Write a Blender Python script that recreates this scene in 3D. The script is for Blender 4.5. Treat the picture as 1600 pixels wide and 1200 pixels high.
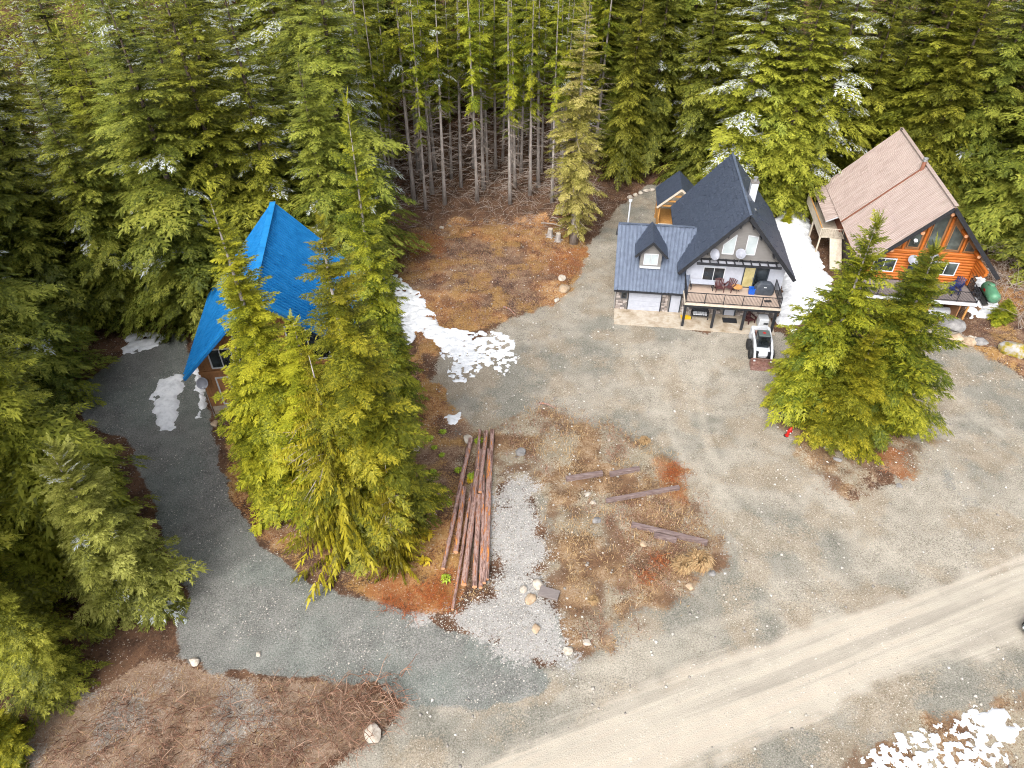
import bpy, bmesh, math, random
import numpy as np
from mathutils import Vector, Matrix

for _o in list(bpy.data.objects):
    bpy.data.objects.remove(_o, do_unlink=True)
SC = bpy.context.scene
COL = SC.collection
R = math.radians

# ------------------------------------------------------------------ camera
CAM_H, CAM_PITCH, CAM_F = 36.0, R(40.1), 1110.0 / 1600.0      # drone height, pitch below horizon, focal / width
cam_d = bpy.data.cameras.new('camera')
cam_d.sensor_fit = 'HORIZONTAL'
cam_d.sensor_width = 36.0
cam_d.lens = 36.0 * CAM_F
cam_d.clip_start = 0.5
cam_d.clip_end = 3000
cam = bpy.data.objects.new('camera', cam_d)
COL.objects.link(cam)
cam.location = (0, 0, CAM_H)
cam.rotation_euler = (R(90) - CAM_PITCH, 0, 0)
SC.camera = cam

# ------------------------------------------------------------------ light: bright overcast
SUN_EL, SUN_AZ = R(46), R(205)          # azimuth clockwise from +Y
w = bpy.data.worlds.new('World')
SC.world = w
w.use_nodes = True
wn, wl = w.node_tree.nodes, w.node_tree.links
bg = wn['Background']
sky = wn.new('ShaderNodeTexSky')
sky.sky_type = 'NISHITA'
sky.sun_disc = False
sky.sun_elevation = SUN_EL
sky.sun_rotation = SUN_AZ
sky.air_density = 1.0
sky.dust_density = 5.0
hs = wn.new('ShaderNodeHueSaturation')
hs.inputs['Saturation'].default_value = 0.30
wl.new(sky.outputs[0], hs.inputs['Color'])
wl.new(hs.outputs[0], bg.inputs['Color'])
bg.inputs['Strength'].default_value = 0.15
sun_d = bpy.data.lights.new('sun', 'SUN')
sun_d.energy = 0.8
sun_d.angle = R(32)
sun_d.color = (1.0, 0.965, 0.90)
sun = bpy.data.objects.new('sun', sun_d)
COL.objects.link(sun)
sun.rotation_euler = (R(90) - SUN_EL, 0, math.pi - SUN_AZ)
sun.location = (0, 0, 80)
vs = SC.view_settings
vs.view_transform = 'Standard'
vs.look = 'None'
vs.gamma = 1.0
vs.exposure = 1.26
SC.cycles.max_bounces = 4
SC.cycles.diffuse_bounces = 3
SC.cycles.use_adaptive_sampling = True
SC.cycles.adaptive_threshold = 0.03
SC.cycles.adaptive_min_samples = 12
SC.cycles.transparent_max_bounces = 4
SC.cycles.use_denoising = True
SC.cycles.denoiser = 'OPENIMAGEDENOISE'
SC.cycles.denoising_input_passes = 'RGB_ALBEDO_NORMAL'
SC.cycles.denoising_prefilter = 'NONE'
SC.cycles.filter_width = 1.05

# ------------------------------------------------------------------ survey: photo pixel -> metres on the ground
_c, _s = math.cos(CAM_PITCH), math.sin(CAM_PITCH)
def G(px, py, z=0.0):
    x, y = (px - 800) / 1110.0, -(py - 600) / 1110.0
    d = (x, _c + y * _s, -_s + y * _c)
    t = (z - CAM_H) / d[2]
    return (d[0] * t, d[1] * t)
def H_of(Y, py):
    """height of a plumb thing standing at distance Y whose top shows at row py"""
    k = (600 - py) / 1110.0
    return CAM_H + Y * (k * _c - _s) / (_c + k * _s)
def PROJ(x, y, z):
    z = z - CAM_H
    zf = y * _c - z * _s
    return 800 + x / zf * 1110, 600 - (y * _s + z * _c) / zf * 1110

# ------------------------------------------------------------------ helpers
rnd = random.Random(7)
def link(o, parent=None):
    COL.objects.link(o)
    if parent is not None:
        o.parent = parent
    return o
def tag(o, label=None, cat=None, group=None, kind=None):
    if label: o['label'] = label
    if cat: o['category'] = cat
    if group: o['group'] = group
    if kind: o['kind'] = kind
    return o
def thing(name, label, cat, loc=(0, 0, 0), rz=0.0, group=None):
    o = bpy.data.objects.new(name, None)
    o.empty_display_size = 0.3
    link(o)
    o.location = loc
    o.rotation_euler = (0, 0, rz)
    return tag(o, label, cat, group)

class MB:
    def __init__(s):
        s.v, s.f = [], []
    def add(s, vs_, fs_):
        n = len(s.v)
        s.v += [tuple(p) for p in vs_]
        s.f += [tuple(i + n for i in f) for f in fs_]
        return s
    def box(s, x0, x1, y0, y1, z0, z1):
        return s.add([(x0,y0,z0),(x1,y0,z0),(x1,y1,z0),(x0,y1,z0),(x0,y0,z1),(x1,y0,z1),(x1,y1,z1),(x0,y1,z1)],
                     [(0,3,2,1),(4,5,6,7),(0,1,5,4),(1,2,6,5),(2,3,7,6),(3,0,4,7)])
    def beam(s, a, b, wd, ht, up=(0, 0, 1)):
        """box beam from a to b, wd across, ht along up"""
        a, b = Vector(a), Vector(b)
        d = (b - a).normalized()
        u = Vector(up)
        if abs(d.dot(u)) > .98: u = Vector((0, 1, 0))
        r = d.cross(u).normalized()
        u = r.cross(d).normalized()
        r, u = r * wd / 2, u * ht / 2
        P = [a-r-u, a+r-u, a+r+u, a-r+u, b-r-u, b+r-u, b+r+u, b-r+u]
        return s.add(P, [(0,1,2,3),(4,7,6,5),(0,4,5,1),(1,5,6,2),(2,6,7,3),(3,7,4,0)])
    def tube(s, pts, rads, n=8, cap=True):
        pts = [Vector(p) for p in pts]
        if not isinstance(rads, (list, tuple)): rads = [rads] * len(pts)
        rings = []
        base = len(s.v)
        for i, p in enumerate(pts):
            d = (pts[min(i+1, len(pts)-1)] - pts[max(i-1, 0)]).normalized()
            u = Vector((0,0,1)) if abs(d.z) < .9 else Vector((1,0,0))
            a = d.cross(u).normalized(); b = a.cross(d).normalized()
            for k in range(n):
                t = 2*math.pi*k/n
                s.v.append(tuple(p + (a*math.cos(t) + b*math.sin(t)) * rads[i]))
        for i in range(len(pts)-1):
            for k in range(n):
                k2 = (k+1) % n
                s.f.append((base+i*n+k, base+(i+1)*n+k, base+(i+1)*n+k2, base+i*n+k2))
        if cap:
            s.f.append(tuple(base+k for k in range(n)))
            s.f.append(tuple(base+(len(pts)-1)*n+k for k in reversed(range(n))))
        return s
    def lathe(s, prof, n=16, loc=(0,0,0)):
        b = len(s.v)
        for r, z in prof:
            for k in range(n):
                t = 2*math.pi*k/n
                s.v.append((loc[0]+r*math.cos(t), loc[1]+r*math.sin(t), loc[2]+z))
        for i in range(len(prof)-1):
            for k in range(n):
                k2 = (k+1) % n
                s.f.append((b+i*n+k, b+i*n+k2, b+(i+1)*n+k2, b+(i+1)*n+k))
        s.f.append(tuple(b+k for k in reversed(range(n))))
        s.f.append(tuple(b+(len(prof)-1)*n+k for k in range(n)))
        return s
    def prism(s, poly, a0, a1, axis='y'):
        """poly: (p,q) points; axis y: (x,z) extruded along y; axis x: (y,z) along x; axis z: (x,y) along z"""
        n = len(poly)
        mk = {'y': lambda p, q, a: (p, a, q), 'x': lambda p, q, a: (a, p, q), 'z': lambda p, q, a: (p, q, a)}[axis]
        V = [mk(p, q, a0) for p, q in poly] + [mk(p, q, a1) for p, q in poly]
        F = [tuple(range(n)), tuple(range(2*n-1, n-1, -1))]
        for i in range(n):
            j = (i+1) % n
            F.append((i, i+n, j+n, j))
        return s.add(V, F)
    def slab(s, quad, th):
        """quad of 4 points, thickness th along minus its normal"""
        P = [Vector(p) for p in quad]
        n = (P[1]-P[0]).cross(P[3]-P[0]).normalized()
        if n.z < 0: n = -n
        Q = [p - n*th for p in P]
        return s.add(P+Q, [(0,1,2,3),(7,6,5,4),(0,4,5,1),(1,5,6,2),(2,6,7,3),(3,7,4,0)])
    def mesh(s, name, fix=True):
        me = bpy.data.meshes.new(name)
        me.from_pydata(s.v, [], s.f)
        me.update()
        if fix:
            bm = bmesh.new(); bm.from_mesh(me)
            bmesh.ops.recalc_face_normals(bm, faces=bm.faces)
            bm.to_mesh(me); bm.free()
        return me
    def build(s, name, m, parent=None, smooth=False, bevel=0.0, label=None):
        me = s.mesh(name)
        if m: me.materials.append(m)
        if smooth:
            me.polygons.foreach_set('use_smooth', [True]*len(me.polygons))
        o = bpy.data.objects.new(name, me)
        link(o, parent)
        if smooth:
            try: me.set_sharp_from_angle(angle=R(40))
            except Exception: pass
        if bevel:
            b = o.modifiers.new('bevel', 'BEVEL'); b.width = bevel; b.segments = 2; b.limit_method = 'ANGLE'
        if label: o['label'] = label
        return o

def np_mesh(name, V, F, m=None, parent=None, smooth=False, attrs=None):
    """V (n,3) float, F (m,k) int with constant k"""
    me = bpy.data.meshes.new(name)
    V = np.asarray(V, np.float32); F = np.asarray(F, np.int32)
    k = F.shape[1]
    me.vertices.add(len(V)); me.vertices.foreach_set('co', V.ravel())
    me.loops.add(F.size); me.loops.foreach_set('vertex_index', F.ravel())
    me.polygons.add(len(F))
    me.polygons.foreach_set('loop_start', np.arange(0, F.size, k, dtype=np.int32))
    if smooth: me.polygons.foreach_set('use_smooth', np.ones(len(F), bool))
    for an, av in (attrs or {}).items():
        a = me.attributes.new(an, 'FLOAT_COLOR', 'POINT')
        a.data.foreach_set('color', np.asarray(av, np.float32).ravel())
    me.update(calc_edges=True)
    if m: me.materials.append(m)
    if parent == 'mesh': return me
    o = bpy.data.objects.new(name, me)
    return link(o, parent)

def copy_tree(o, parent=None):
    c = o.copy()
    link(c)
    c.parent = parent
    for ch in [x for x in o.children]:
        copy_tree(ch, c)
    return c

# ------------------------------------------------------------------ numpy noise
def _hash(ix, iy, seed):
    h = (ix.astype(np.int64) * 374761393 + iy.astype(np.int64) * 668265263 + seed * 974711) & 0x7fffffff
    h = ((h ^ (h >> 13)) * 1274126177) & 0x7fffffff
    return ((h ^ (h >> 16)) & 0xffff) / 65535.0
def vnoise(x, y, seed=0):
    ix, iy = np.floor(x), np.floor(y)
    fx, fy = x - ix, y - iy
    fx, fy = fx*fx*(3-2*fx), fy*fy*(3-2*fy)
    a = _hash(ix, iy, seed); b = _hash(ix+1, iy, seed); c = _hash(ix, iy+1, seed); d = _hash(ix+1, iy+1, seed)
    return (a*(1-fx)+b*fx)*(1-fy) + (c*(1-fx)+d*fx)*fy
def fbm(x, y, sc, seed=0, octv=4):
    t, a, n = 0, .5, 0
    for i in range(octv):
        t = t + a*vnoise(x*sc*2**i, y*sc*2**i, seed+i*17); n += a; a *= .5
    return t/n
def sdf(poly, x, y):
    """signed distance (inside positive) of points to polygon"""
    d2 = np.full(x.shape, 1e18); ins = np.zeros(x.shape, bool)
    n = len(poly)
    for i in range(n):
        ax, ay = poly[i]; bx, by = poly[(i+1) % n]
        ex, ey = bx-ax, by-ay
        t = np.clip(((x-ax)*ex+(y-ay)*ey)/(ex*ex+ey*ey+1e-12), 0, 1)
        d2 = np.minimum(d2, (x-ax-t*ex)**2+(y-ay-t*ey)**2)
        c = (ay > y) != (by > y)
        xi = ax+(y-ay)/(by-ay+1e-12)*ex
        ins ^= c & (x < xi)
    d = np.sqrt(d2)
    return np.where(ins, d, -d)
def sstep(a, b, x):
    t = np.clip((x-a)/(b-a), 0, 1)
    return t*t*(3-2*t)
def PX(*pts):
    return [G(*p) for p in pts]

# ------------------------------------------------------------------ materials
def newmat(name):
    m = bpy.data.materials.new(name); m.use_nodes = True
    nt = m.node_tree
    return m, nt.nodes, nt.links, nt.nodes['Principled BSDF']
def ramp(nodes, cols, pos=None):
    r = nodes.new('ShaderNodeValToRGB')
    e = r.color_ramp.elements
    n = len(cols)
    pos = pos or [i/(n-1) for i in range(n)]
    while len(e) < n: e.new(.5)
    for i in range(n):
        e[i].position = pos[i]; e[i].color = (*cols[i][:3], 1)
    return r
def pmat(name, cols, scale=6.0, rough=.8, bump=.0, metal=0.0, spec=.35, stretch=(1,1,1), detail=5, island=0.0, bscale=None, pos=None):
    m, N, L, P = newmat(name)
    tc = N.new('ShaderNodeTexCoord'); mp = N.new('ShaderNodeMapping')
    mp.inputs['Scale'].default_value = stretch
    L.new(tc.outputs['Object'], mp.inputs['Vector'])
    nz = N.new('ShaderNodeTexNoise'); nz.inputs['Scale'].default_value = scale; nz.inputs['Detail'].default_value = detail
    nz.inputs['Roughness'].default_value = .65
    L.new(mp.outputs[0], nz.inputs['Vector'])
    fac = nz.outputs['Fac']
    if len(cols) == 1:
        c = cols[0]
        cols = [tuple(x*.82 for x in c), c, tuple(min(1, x*1.14) for x in c)]
    rp = ramp(N, cols, pos or ([.3+.4*i/(len(cols)-1) for i in range(len(cols))]))
    if island:
        gi = N.new('ShaderNodeNewGeometry')
        mx = N.new('ShaderNodeMix'); mx.data_type = 'FLOAT'
        mx.inputs[0].default_value = island
        L.new(fac, mx.inputs[2]); 
        mr = N.new('ShaderNodeMapRange'); mr.inputs[3].default_value = .25; mr.inputs[4].default_value = .75
        L.new(gi.outputs['Random Per Island'], mr.inputs[0]); L.new(mr.outputs[0], mx.inputs[3])
        fac = mx.outputs[0]
    L.new(fac, rp.inputs[0])
    L.new(rp.outputs[0], P.inputs['Base Color'])
    P.inputs['Roughness'].default_value = rough
    P.inputs['Metallic'].default_value = metal
    P.inputs['Specular IOR Level'].default_value = spec
    if bump:
        n2 = N.new('ShaderNodeTexNoise'); n2.inputs['Scale'].default_value = bscale or scale*3; n2.inputs['Detail'].default_value = 6
        L.new(mp.outputs[0], n2.inputs['Vector'])
        b = N.new('ShaderNodeBump'); b.inputs['Strength'].default_value = bump; b.inputs['Distance'].default_value = .03
        L.new(n2.outputs['Fac'], b.inputs['Height']); L.new(b.outputs[0], P.inputs['Normal'])
    return m
def glass(name, c=(.02,.025,.03), rough=.06):
    m, N, L, P = newmat(name)
    tc = N.new('ShaderNodeTexCoord')
    nz = N.new('ShaderNodeTexNoise'); nz.inputs['Scale'].default_value = .9; nz.inputs['Detail'].default_value = 3
    L.new(tc.outputs['Object'], nz.inputs['Vector'])
    rp = ramp(N, [tuple(x*.4 for x in c), c, tuple(x*2.6 for x in c)], [.3,.5,.72])
    L.new(nz.outputs['Fac'], rp.inputs[0]); L.new(rp.outputs[0], P.inputs['Base Color'])
    P.inputs['Roughness'].default_value = rough; P.inputs['Specular IOR Level'].default_value = .6
    return m
M = {}
M['black_metal'] = pmat('black_metal', [(.012,.013,.016),(.03,.032,.038)], 9, .5, .1)
M['charcoal_shingle'] = pmat('charcoal_shingle', [(.03,.04,.062),(.05,.063,.094),(.072,.088,.122)], 5, .42, .25, metal=.1, bscale=30, spec=.45)
M['blue_grey_metal'] = pmat('blue_grey_metal', [(.08,.10,.145),(.105,.13,.182),(.135,.165,.222)], 2.2, .38, .05, metal=.25)
M['blue_metal'] = pmat('blue_metal', [(.010,.155,.41),(.016,.205,.50),(.03,.25,.57)], 1.6, .38, .05, metal=.1)
M['blue_trim'] = pmat('blue_trim', [(.01,.10,.28),(.012,.14,.38)], 3, .45)
M['rose_metal'] = pmat('rose_metal', [(.25,.19,.165),(.35,.275,.245),(.42,.345,.31)], 2.0, .5, .05, stretch=(.35,2.2,.35), detail=7)
M['rust_flashing'] = pmat('rust_flashing', [(.16,.06,.045),(.25,.11,.06)], 5, .6, .1)
M['white_wall'] = pmat('white_wall', [(.33,.35,.41),(.40,.42,.48)], 3, .7)
M['white_paint'] = pmat('white_paint', [(.46,.48,.515),(.55,.57,.60)], 3, .5)
M['grey_siding'] = pmat('grey_siding', [(.15,.145,.14),(.20,.19,.185)], 4, .8, .3, stretch=(.3,.3,6))
M['stone'] = pmat('stone', [(.10,.09,.09),(.26,.22,.2),(.40,.36,.34),(.2,.16,.14)], 7, .9, .4, island=.75)
M['mortar'] = pmat('mortar', [(.12,.11,.10),(.19,.17,.16)], 14, .95, .3)
M['concrete'] = pmat('concrete', [(.22,.165,.10),(.34,.28,.21),(.43,.38,.31),(.27,.2,.12)], .9, .9, .15, detail=8)
M['deck_wood'] = pmat('deck_wood', [(.34,.255,.2),(.46,.365,.30)], 4, .8, .2, island=.5, stretch=(.5,3,1))
M['grey_wood'] = pmat('grey_wood', [(.13,.11,.105),(.23,.2,.19)], 4, .85, .3, island=.5, stretch=(.5,3,1))
M['pale_wood'] = pmat('pale_wood', [(.42,.36,.28),(.6,.54,.45)], 4, .8, .2, stretch=(1,1,.3))
M['gold_wood'] = pmat('gold_wood', [(.36,.17,.05),(.52,.28,.09)], 5, .7, .2)
M['log_orange'] = pmat('log_orange', [(.22,.05,.009),(.38,.105,.016),(.50,.17,.028)], 2.4, .5, .25, island=.4, stretch=(.5,.5,2.5), detail=7)
M['log_end'] = pmat('log_end', [(.42,.2,.1),(.56,.3,.17)], 9, .8, .2)
M['brown_boards'] = pmat('brown_boards', [(.19,.085,.036),(.32,.16,.068)], 3, .7, .2, island=.4, stretch=(2.5,2.5,.4))
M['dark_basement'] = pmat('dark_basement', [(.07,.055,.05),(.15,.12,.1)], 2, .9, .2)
M['glass'] = glass('window_glass')
M['blind_glass'] = pmat('blind_glass', [(.34,.39,.41),(.46,.51,.53)], .8, .15, spec=.6)
M['pale_pane'] = glass('pale_pane', (.05,.062,.06))
M['black_door'] = pmat('black_door', [(.02,.028,.04),(.04,.05,.065)], 3, .4)
M['warm_room'] = pmat('warm_room', [(.30,.25,.10),(.50,.44,.24)], 1.4, .5)
M['dish_grey'] = pmat('dish_grey', [(.22,.23,.27),(.28,.29,.33)], 2, .45)
M['galvanised'] = pmat('galvanised', [(.4,.41,.42),(.58,.59,.6)], 6, .35, metal=.7)
M['maroon'] = pmat('maroon', [(.05,.018,.02),(.10,.035,.035)], 6, .6, .1)
M['navy'] = pmat('navy', [(.006,.014,.06),(.012,.025,.10)], 6, .5)
M['blue_plastic'] = pmat('blue_plastic', [(.01,.07,.38),(.015,.11,.5)], 4, .4)
M['tarp_black'] = pmat('tarp_black', [(.028,.035,.048),(.06,.07,.085)], 3, .5, .4, bscale=6)
M['yellow_paint'] = pmat('yellow_paint', [(.6,.36,.01),(.75,.48,.02)], 4, .5)
M['red_paint'] = pmat('red_paint', [(.30,.008,.006),(.46,.018,.012)], 4, .4)
M['orange_plastic'] = pmat('orange_plastic', [(.6,.14,.02),(.75,.22,.03)], 4, .5)
M['green_paint'] = pmat('green_paint', [(.07,.19,.11),(.10,.26,.15)], 3, .35, .05)
M['rubber'] = pmat('rubber', [(.012,.012,.013),(.035,.034,.034)], 14, .85, .3)
M['mud_steel'] = pmat('mud_steel', [(.10,.045,.035),(.19,.10,.08),(.28,.2,.17)], 5, .8, .3)
M['mauve_rim'] = pmat('mauve_rim', [(.13,.07,.075),(.24,.15,.15)], 8, .8)
M['bark_grey'] = pmat('bark_grey', [(.15,.13,.12),(.28,.25,.23),(.40,.37,.345)], 4, .95, .6, stretch=(2.5,2.5,.5), detail=8)
M['bark_dark'] = pmat('bark_dark', [(.045,.033,.026),(.10,.075,.06),(.14,.115,.10)], 4, .95, .6, stretch=(2.5,2.5,.5), detail=8)
M['dead_twig'] = pmat('dead_twig', [(.18,.14,.115),(.36,.31,.27)], 5, .95)
M['log_bark'] = pmat('log_bark', [(.06,.032,.026),(.17,.095,.075),(.36,.25,.22),(.2,.09,.06),(.58,.22,.05)], 2.0, .9, .6, stretch=(3,.55,3), detail=9, pos=[.3,.42,.5,.57,.64])
M['timber'] = pmat('timber', [(.085,.058,.055),(.16,.115,.108),(.24,.19,.18)], 3, .9, .4, stretch=(.5,4,4))
M['rock_pale'] = pmat('rock_pale', [(.24,.2,.16),(.42,.37,.31),(.54,.50,.44)], 2.2, .9, .6, detail=8)
M['rock_grey'] = pmat('rock_grey', [(.10,.095,.092),(.20,.193,.19),(.29,.28,.27)], 2.2, .9, .6, detail=8)
M['rock_tan'] = pmat('rock_tan', [(.22,.15,.095),(.36,.27,.18),(.46,.38,.29)], 2.2, .9, .6, detail=8)
M['rock_moss'] = pmat('rock_moss', [(.09,.10,.02),(.26,.2,.02),(.3,.29,.28),(.36,.35,.34)], 1.7, .9, .6, detail=8)
M['stones'] = pmat('stones', [(.20,.185,.17),(.36,.33,.29),(.56,.53,.49)], 3, .9, .3, island=.8)
M['snow'] = pmat('snow', [(.52,.535,.56),(.70,.715,.74),(.77,.78,.795)], 1.8, .7, .9, bscale=7, spec=.25)
M['straw'] = pmat('straw', [(.20,.115,.055),(.32,.205,.095),(.46,.34,.19)], .8, .85, island=.7)
M['dead_brush'] = pmat('dead_brush', [(.085,.038,.025),(.20,.10,.062),(.36,.25,.18)], .9, .9, island=.7)
M['rust_fern'] = pmat('rust_fern', [(.15,.035,.01),(.30,.075,.02),(.42,.14,.035)], 1.1, .9, island=.7)
M['lime_leaf'] = pmat('lime_leaf', [(.18,.26,.02),(.34,.42,.03)], 3, .7, island=.6)
M['yellow_leaf'] = pmat('yellow_leaf', [(.36,.26,.01),(.5,.36,.02)], 3, .7, island=.6)
M['car_paint'] = pmat('car_paint', [(.10,.125,.12),(.13,.16,.15)], 2, .3, metal=.3)

# ================================================================== the ground
Z_YARD = PX((655,600),(690,560),(760,520),(800,500),(870,468),(905,430),(915,385),(960,335),(1005,300),(1055,285),(1075,300),(1065,515),(1215,520),
            (1300,600),(1300,640),(1290,720),(1330,780),(1400,740),(1400,660),(1400,600),(1380,540),(1440,515),(1480,510),(1540,555),(1600,585),(1720,640),(1900,800),(2300,1300),
            (400,1300),(480,1215),(590,1150),(640,1100),(900,1070),(900,1010),(870,900),(820,760),(720,690))
Z_ROAD = PX((1900,775),(1600,868),(1400,930),(1240,985),(1100,1040),(950,1100),(780,1175),(640,1240),(1010,1240),(1140,1180),(1290,1110),(1420,1060),(1600,1005),(1900,900))
Z_TEAL = PX((105,615),(190,560),(215,530),(290,515),(330,640),(345,700),(352,770),(400,840),(470,898),(560,935),(640,958),(715,985),(800,1018),(870,1060),
            (850,1085),(760,1100),(650,1105),(600,1085),(560,1065),(440,1058),(330,1050),(272,1030),(290,930),(240,780),(190,690),(130,660))
Z_TEAL2 = PX((1452,690),(1478,700),(1500,755),(1545,790),(1520,815),(1480,790),(1462,740))
TRACKS = [(PX((1118,530),(1085,600),(1090,680),(1130,770),(1210,850),(1310,920)), 1.7), (PX((1060,530),(1030,600),(1040,680),(1080,770),(1150,860),(1230,940)), 1.1), (PX((1460,600),(1540,660),(1620,700),(1750,740)), 1.5),
          (PX((960,470),(985,560),(1030,640)), 1.2), (PX((1290,750),(1340,830),(1430,890),(1560,880)), 1.0), (PX((860,1060),(960,1040),(1080,1000),(1200,960)), 1.3)]
Z_TEAL3 = PX((845,965),(872,962),(885,1020),(850,1005))
Z_SCRUB = PX((745,660),(790,655),(850,630),(900,650),(990,680),(1050,720),(1100,800),(1120,870),(1090,920),(1040,950),(985,985),(900,1020),(880,1000),(865,940),(842,900),
             (850,800),(830,755),(785,740),(772,800),(766,925),(740,940),(740,800))
Z_WHITE = PX((772,770),(800,745),(835,760),(855,850),(848,905),(872,960),(890,1025),(905,1060),(860,1045),(800,1015),(715,985),(655,962),(722,940),(764,925))
Z_CLEAR = PX((600,375),(650,355),(740,345),(830,345),(890,352),(912,378),(915,400),(905,430),(880,455),(860,475),(790,495),(760,515),(700,530),(668,560),(700,640),(650,640),(640,560),(660,480),(625,430))
Z_HEATH = PX((640,600),(700,640),(745,665),(745,800),(735,940),(705,968),(590,945),(480,905),(400,850),(350,770),(345,690),(420,660),(560,600))
Z_BANK = PX((60,1090),(170,1070),(270,1022),(330,1052),(460,1058),(590,1072),(622,1105),(598,1140),(560,1165),(480,1210),(430,1260),(0,1260))
Z_LITTER = PX((1205,650),(1230,690),(1262,745),(1300,790),(1345,800),(1370,760),(1450,735),(1470,690),(1380,660),(1300,640))
Z_RUST = [PX((570,925),(680,890),(720,905),(725,950),(690,968),(600,950)), PX((622,370),(690,360),(690,395),(640,410)), PX((1025,725),(1062,735),(1068,775),(1040,770)),
          PX((860,395),(912,390),(905,425),(870,430)), PX((1375,700),(1418,695),(1410,745),(1380,740))]
Z_CORNER = PX((1320,1185),(1420,1125),(1600,1085),(1800,1060),(1800,1300),(1300,1300))
Z_RBANK = PX((1520,545),(1530,470),(1570,420),(1700,420),(1800,640),(1690,640),(1600,590))
Z_FILL = PX((640,1085),(860,1040),(905,990),(950,1060),(880,1120),(640,1140))
Z_PATH = PX((900,440),(915,385),(960,330),(1005,295),(1045,290),(1030,330),(1000,350),(960,400),(950,470))
FOREST_EDGE = PX((585,372),(650,350),(760,336),(870,336),(905,318),(940,300))

def axis(lo, hi, step, far):
    a = list(np.arange(lo, hi + 1e-6, step))
    s, v = step, a[-1]
    while v < far:
        s *= 1.35; v += s; a.append(v)
    s, v = step, a[0]
    while v > -far:
        s *= 1.35; v -= s; a.insert(0, v)
    return np.array(a)
AX, AY = axis(-60, 64, .23, 900), axis(9, 84, .23, 900)

H1 = (19.13, 52.1, R(-6.9)); H2 = (36.2, 53.6, R(-9.0)); H3 = (-16.256, 39.039, R(8.765))
def local(fr, x, y):
    c, s = math.cos(fr[2]), math.sin(fr[2])
    dx, dy = x - fr[0], y - fr[1]
    return dx*c + dy*s, -dx*s + dy*c
def world(fr, u, v, z=0.0):
    c, s = math.cos(fr[2]), math.sin(fr[2])
    return (fr[0] + u*c - v*s, fr[1] + u*s + v*c, z)
ROAD_ANG = math.atan2(12.19, 34.3)
def height(x, y):
    x = np.asarray(x, float); y = np.asarray(y, float)
    h = (fbm(x, y, .12, 3) - .5) * .30 + (fbm(x, y, .9, 9, 3) - .5) * .06
    # forest floor rises beyond the clearing and behind the houses
    rough = sstep(60, 76, y + (fbm(x, y, .2, 5)-.5)*5)
    h = h + .7*sstep(69.2, 71.2, y + (fbm(x, y, .35, 21)-.5)*3) * sstep(-22, -14, x) * (1-sstep(9, 12, x))
    h = h + sstep(74, 100, y)*1.2 + .34*np.maximum(0, np.minimum(y, 320)-86)**1.0 + .25*np.maximum(0, np.minimum(-x, 300)-62)*sstep(20, 60, y) + rough*(fbm(x, y, .5, 8)-.5)*.8
    b = sdf(Z_BANK, x, y)
    h = h + sstep(.1, 2.2, b) * (.10 + (fbm(x, y, .8, 31)-.5)*.5)
    for z, k in ((Z_SCRUB, .12), (Z_CLEAR, .15), (Z_LITTER, .18), (Z_RBANK, .3)):
        d = sdf(z, x, y)
        h = h + sstep(0, 1.2, d) * (k + (fbm(x, y, 1.1, 41)-.5)*.30)
    # wheel ruts along the road
    rd = sdf(Z_ROAD, x, y)
    q = -x*math.sin(ROAD_ANG) + y*math.cos(ROAD_ANG)
    h = h + sstep(.2, 1.5, rd) * (np.sin(q*3.4 + fbm(x, y, .06, 51)*5)*.018 + .02)
    # graded pads under the houses
    for fr, (u0, u1, v0, v1) in ((H1, (-10.6, 5, -3, 19)), (H2, (-7.6, 5.5, -3, 18)), (H3, (-6.6, 6.8, -.5, 11))):
        u, v = local(fr, x, y)
        d = np.minimum(np.minimum(u-u0, u1-u), np.minimum(v-v0, v1-v))
        h = h * (1 - sstep(-1.6, .1, d)) - .02*sstep(-1.6, .1, d)
    return h
def hz(x, y):
    return float(height(np.array([x]), np.array([y]))[0])

gx, gy = np.meshgrid(AX, AY)
X, Y = gx.ravel(), gy.ravel()
Zh = height(X, Y)
jit = (fbm(X, Y, .55, 61) - .5)*2.2 + (fbm(X, Y, 2.2, 67, 3) - .5)*.7
def wgt(poly, soft=.6, j=1.0):
    return sstep(-soft, soft, sdf(poly, X, Y) + jit*j)
path = wgt(Z_PATH, .5, .6)
yard = np.maximum.reduce([wgt(Z_YARD, .9, 1.0), path, wgt(Z_FILL, .6, .4)])
road = wgt(Z_ROAD, 1.2, .7)
track = np.zeros_like(X)
for pl_, hwid in TRACKS:
    best = np.full(X.shape, 1e9); sgn = np.zeros_like(X); alo = np.zeros_like(X); run = 0.0
    for (ax_, ay_), (bx_, by_) in zip(pl_[:-1], pl_[1:]):
        ex_, ey_ = bx_-ax_, by_-ay_; ln_ = math.hypot(ex_, ey_)
        t_ = np.clip(((X-ax_)*ex_+(Y-ay_)*ey_)/ln_**2, 0, 1)
        dx_, dy_ = X-ax_-t_*ex_, Y-ay_-t_*ey_
        d_ = np.hypot(dx_, dy_); m_ = d_ < best
        best = np.where(m_, d_, best); sgn = np.where(m_, np.sign(ex_*dy_-ey_*dx_)*d_, sgn); alo = np.where(m_, run+t_*ln_, alo); run += ln_
    track = np.maximum(track, sstep(1.0, .25, best/hwid + (fbm(X, Y, .7, 113)-.5)*.9)*sstep(.30, .62, fbm(sgn*1.9, alo*.16, 1.0, 117, 3)))
teal = np.maximum.reduce([wgt(Z_TEAL, .6, .55), wgt(Z_TEAL2, 1.1, 1.3)*.5, wgt(Z_TEAL3, .3, .3)])
scrub = np.maximum(wgt(Z_SCRUB, 1.7, 1.3), wgt(Z_LITTER, 1.3, 1.5)*.72)
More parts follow.
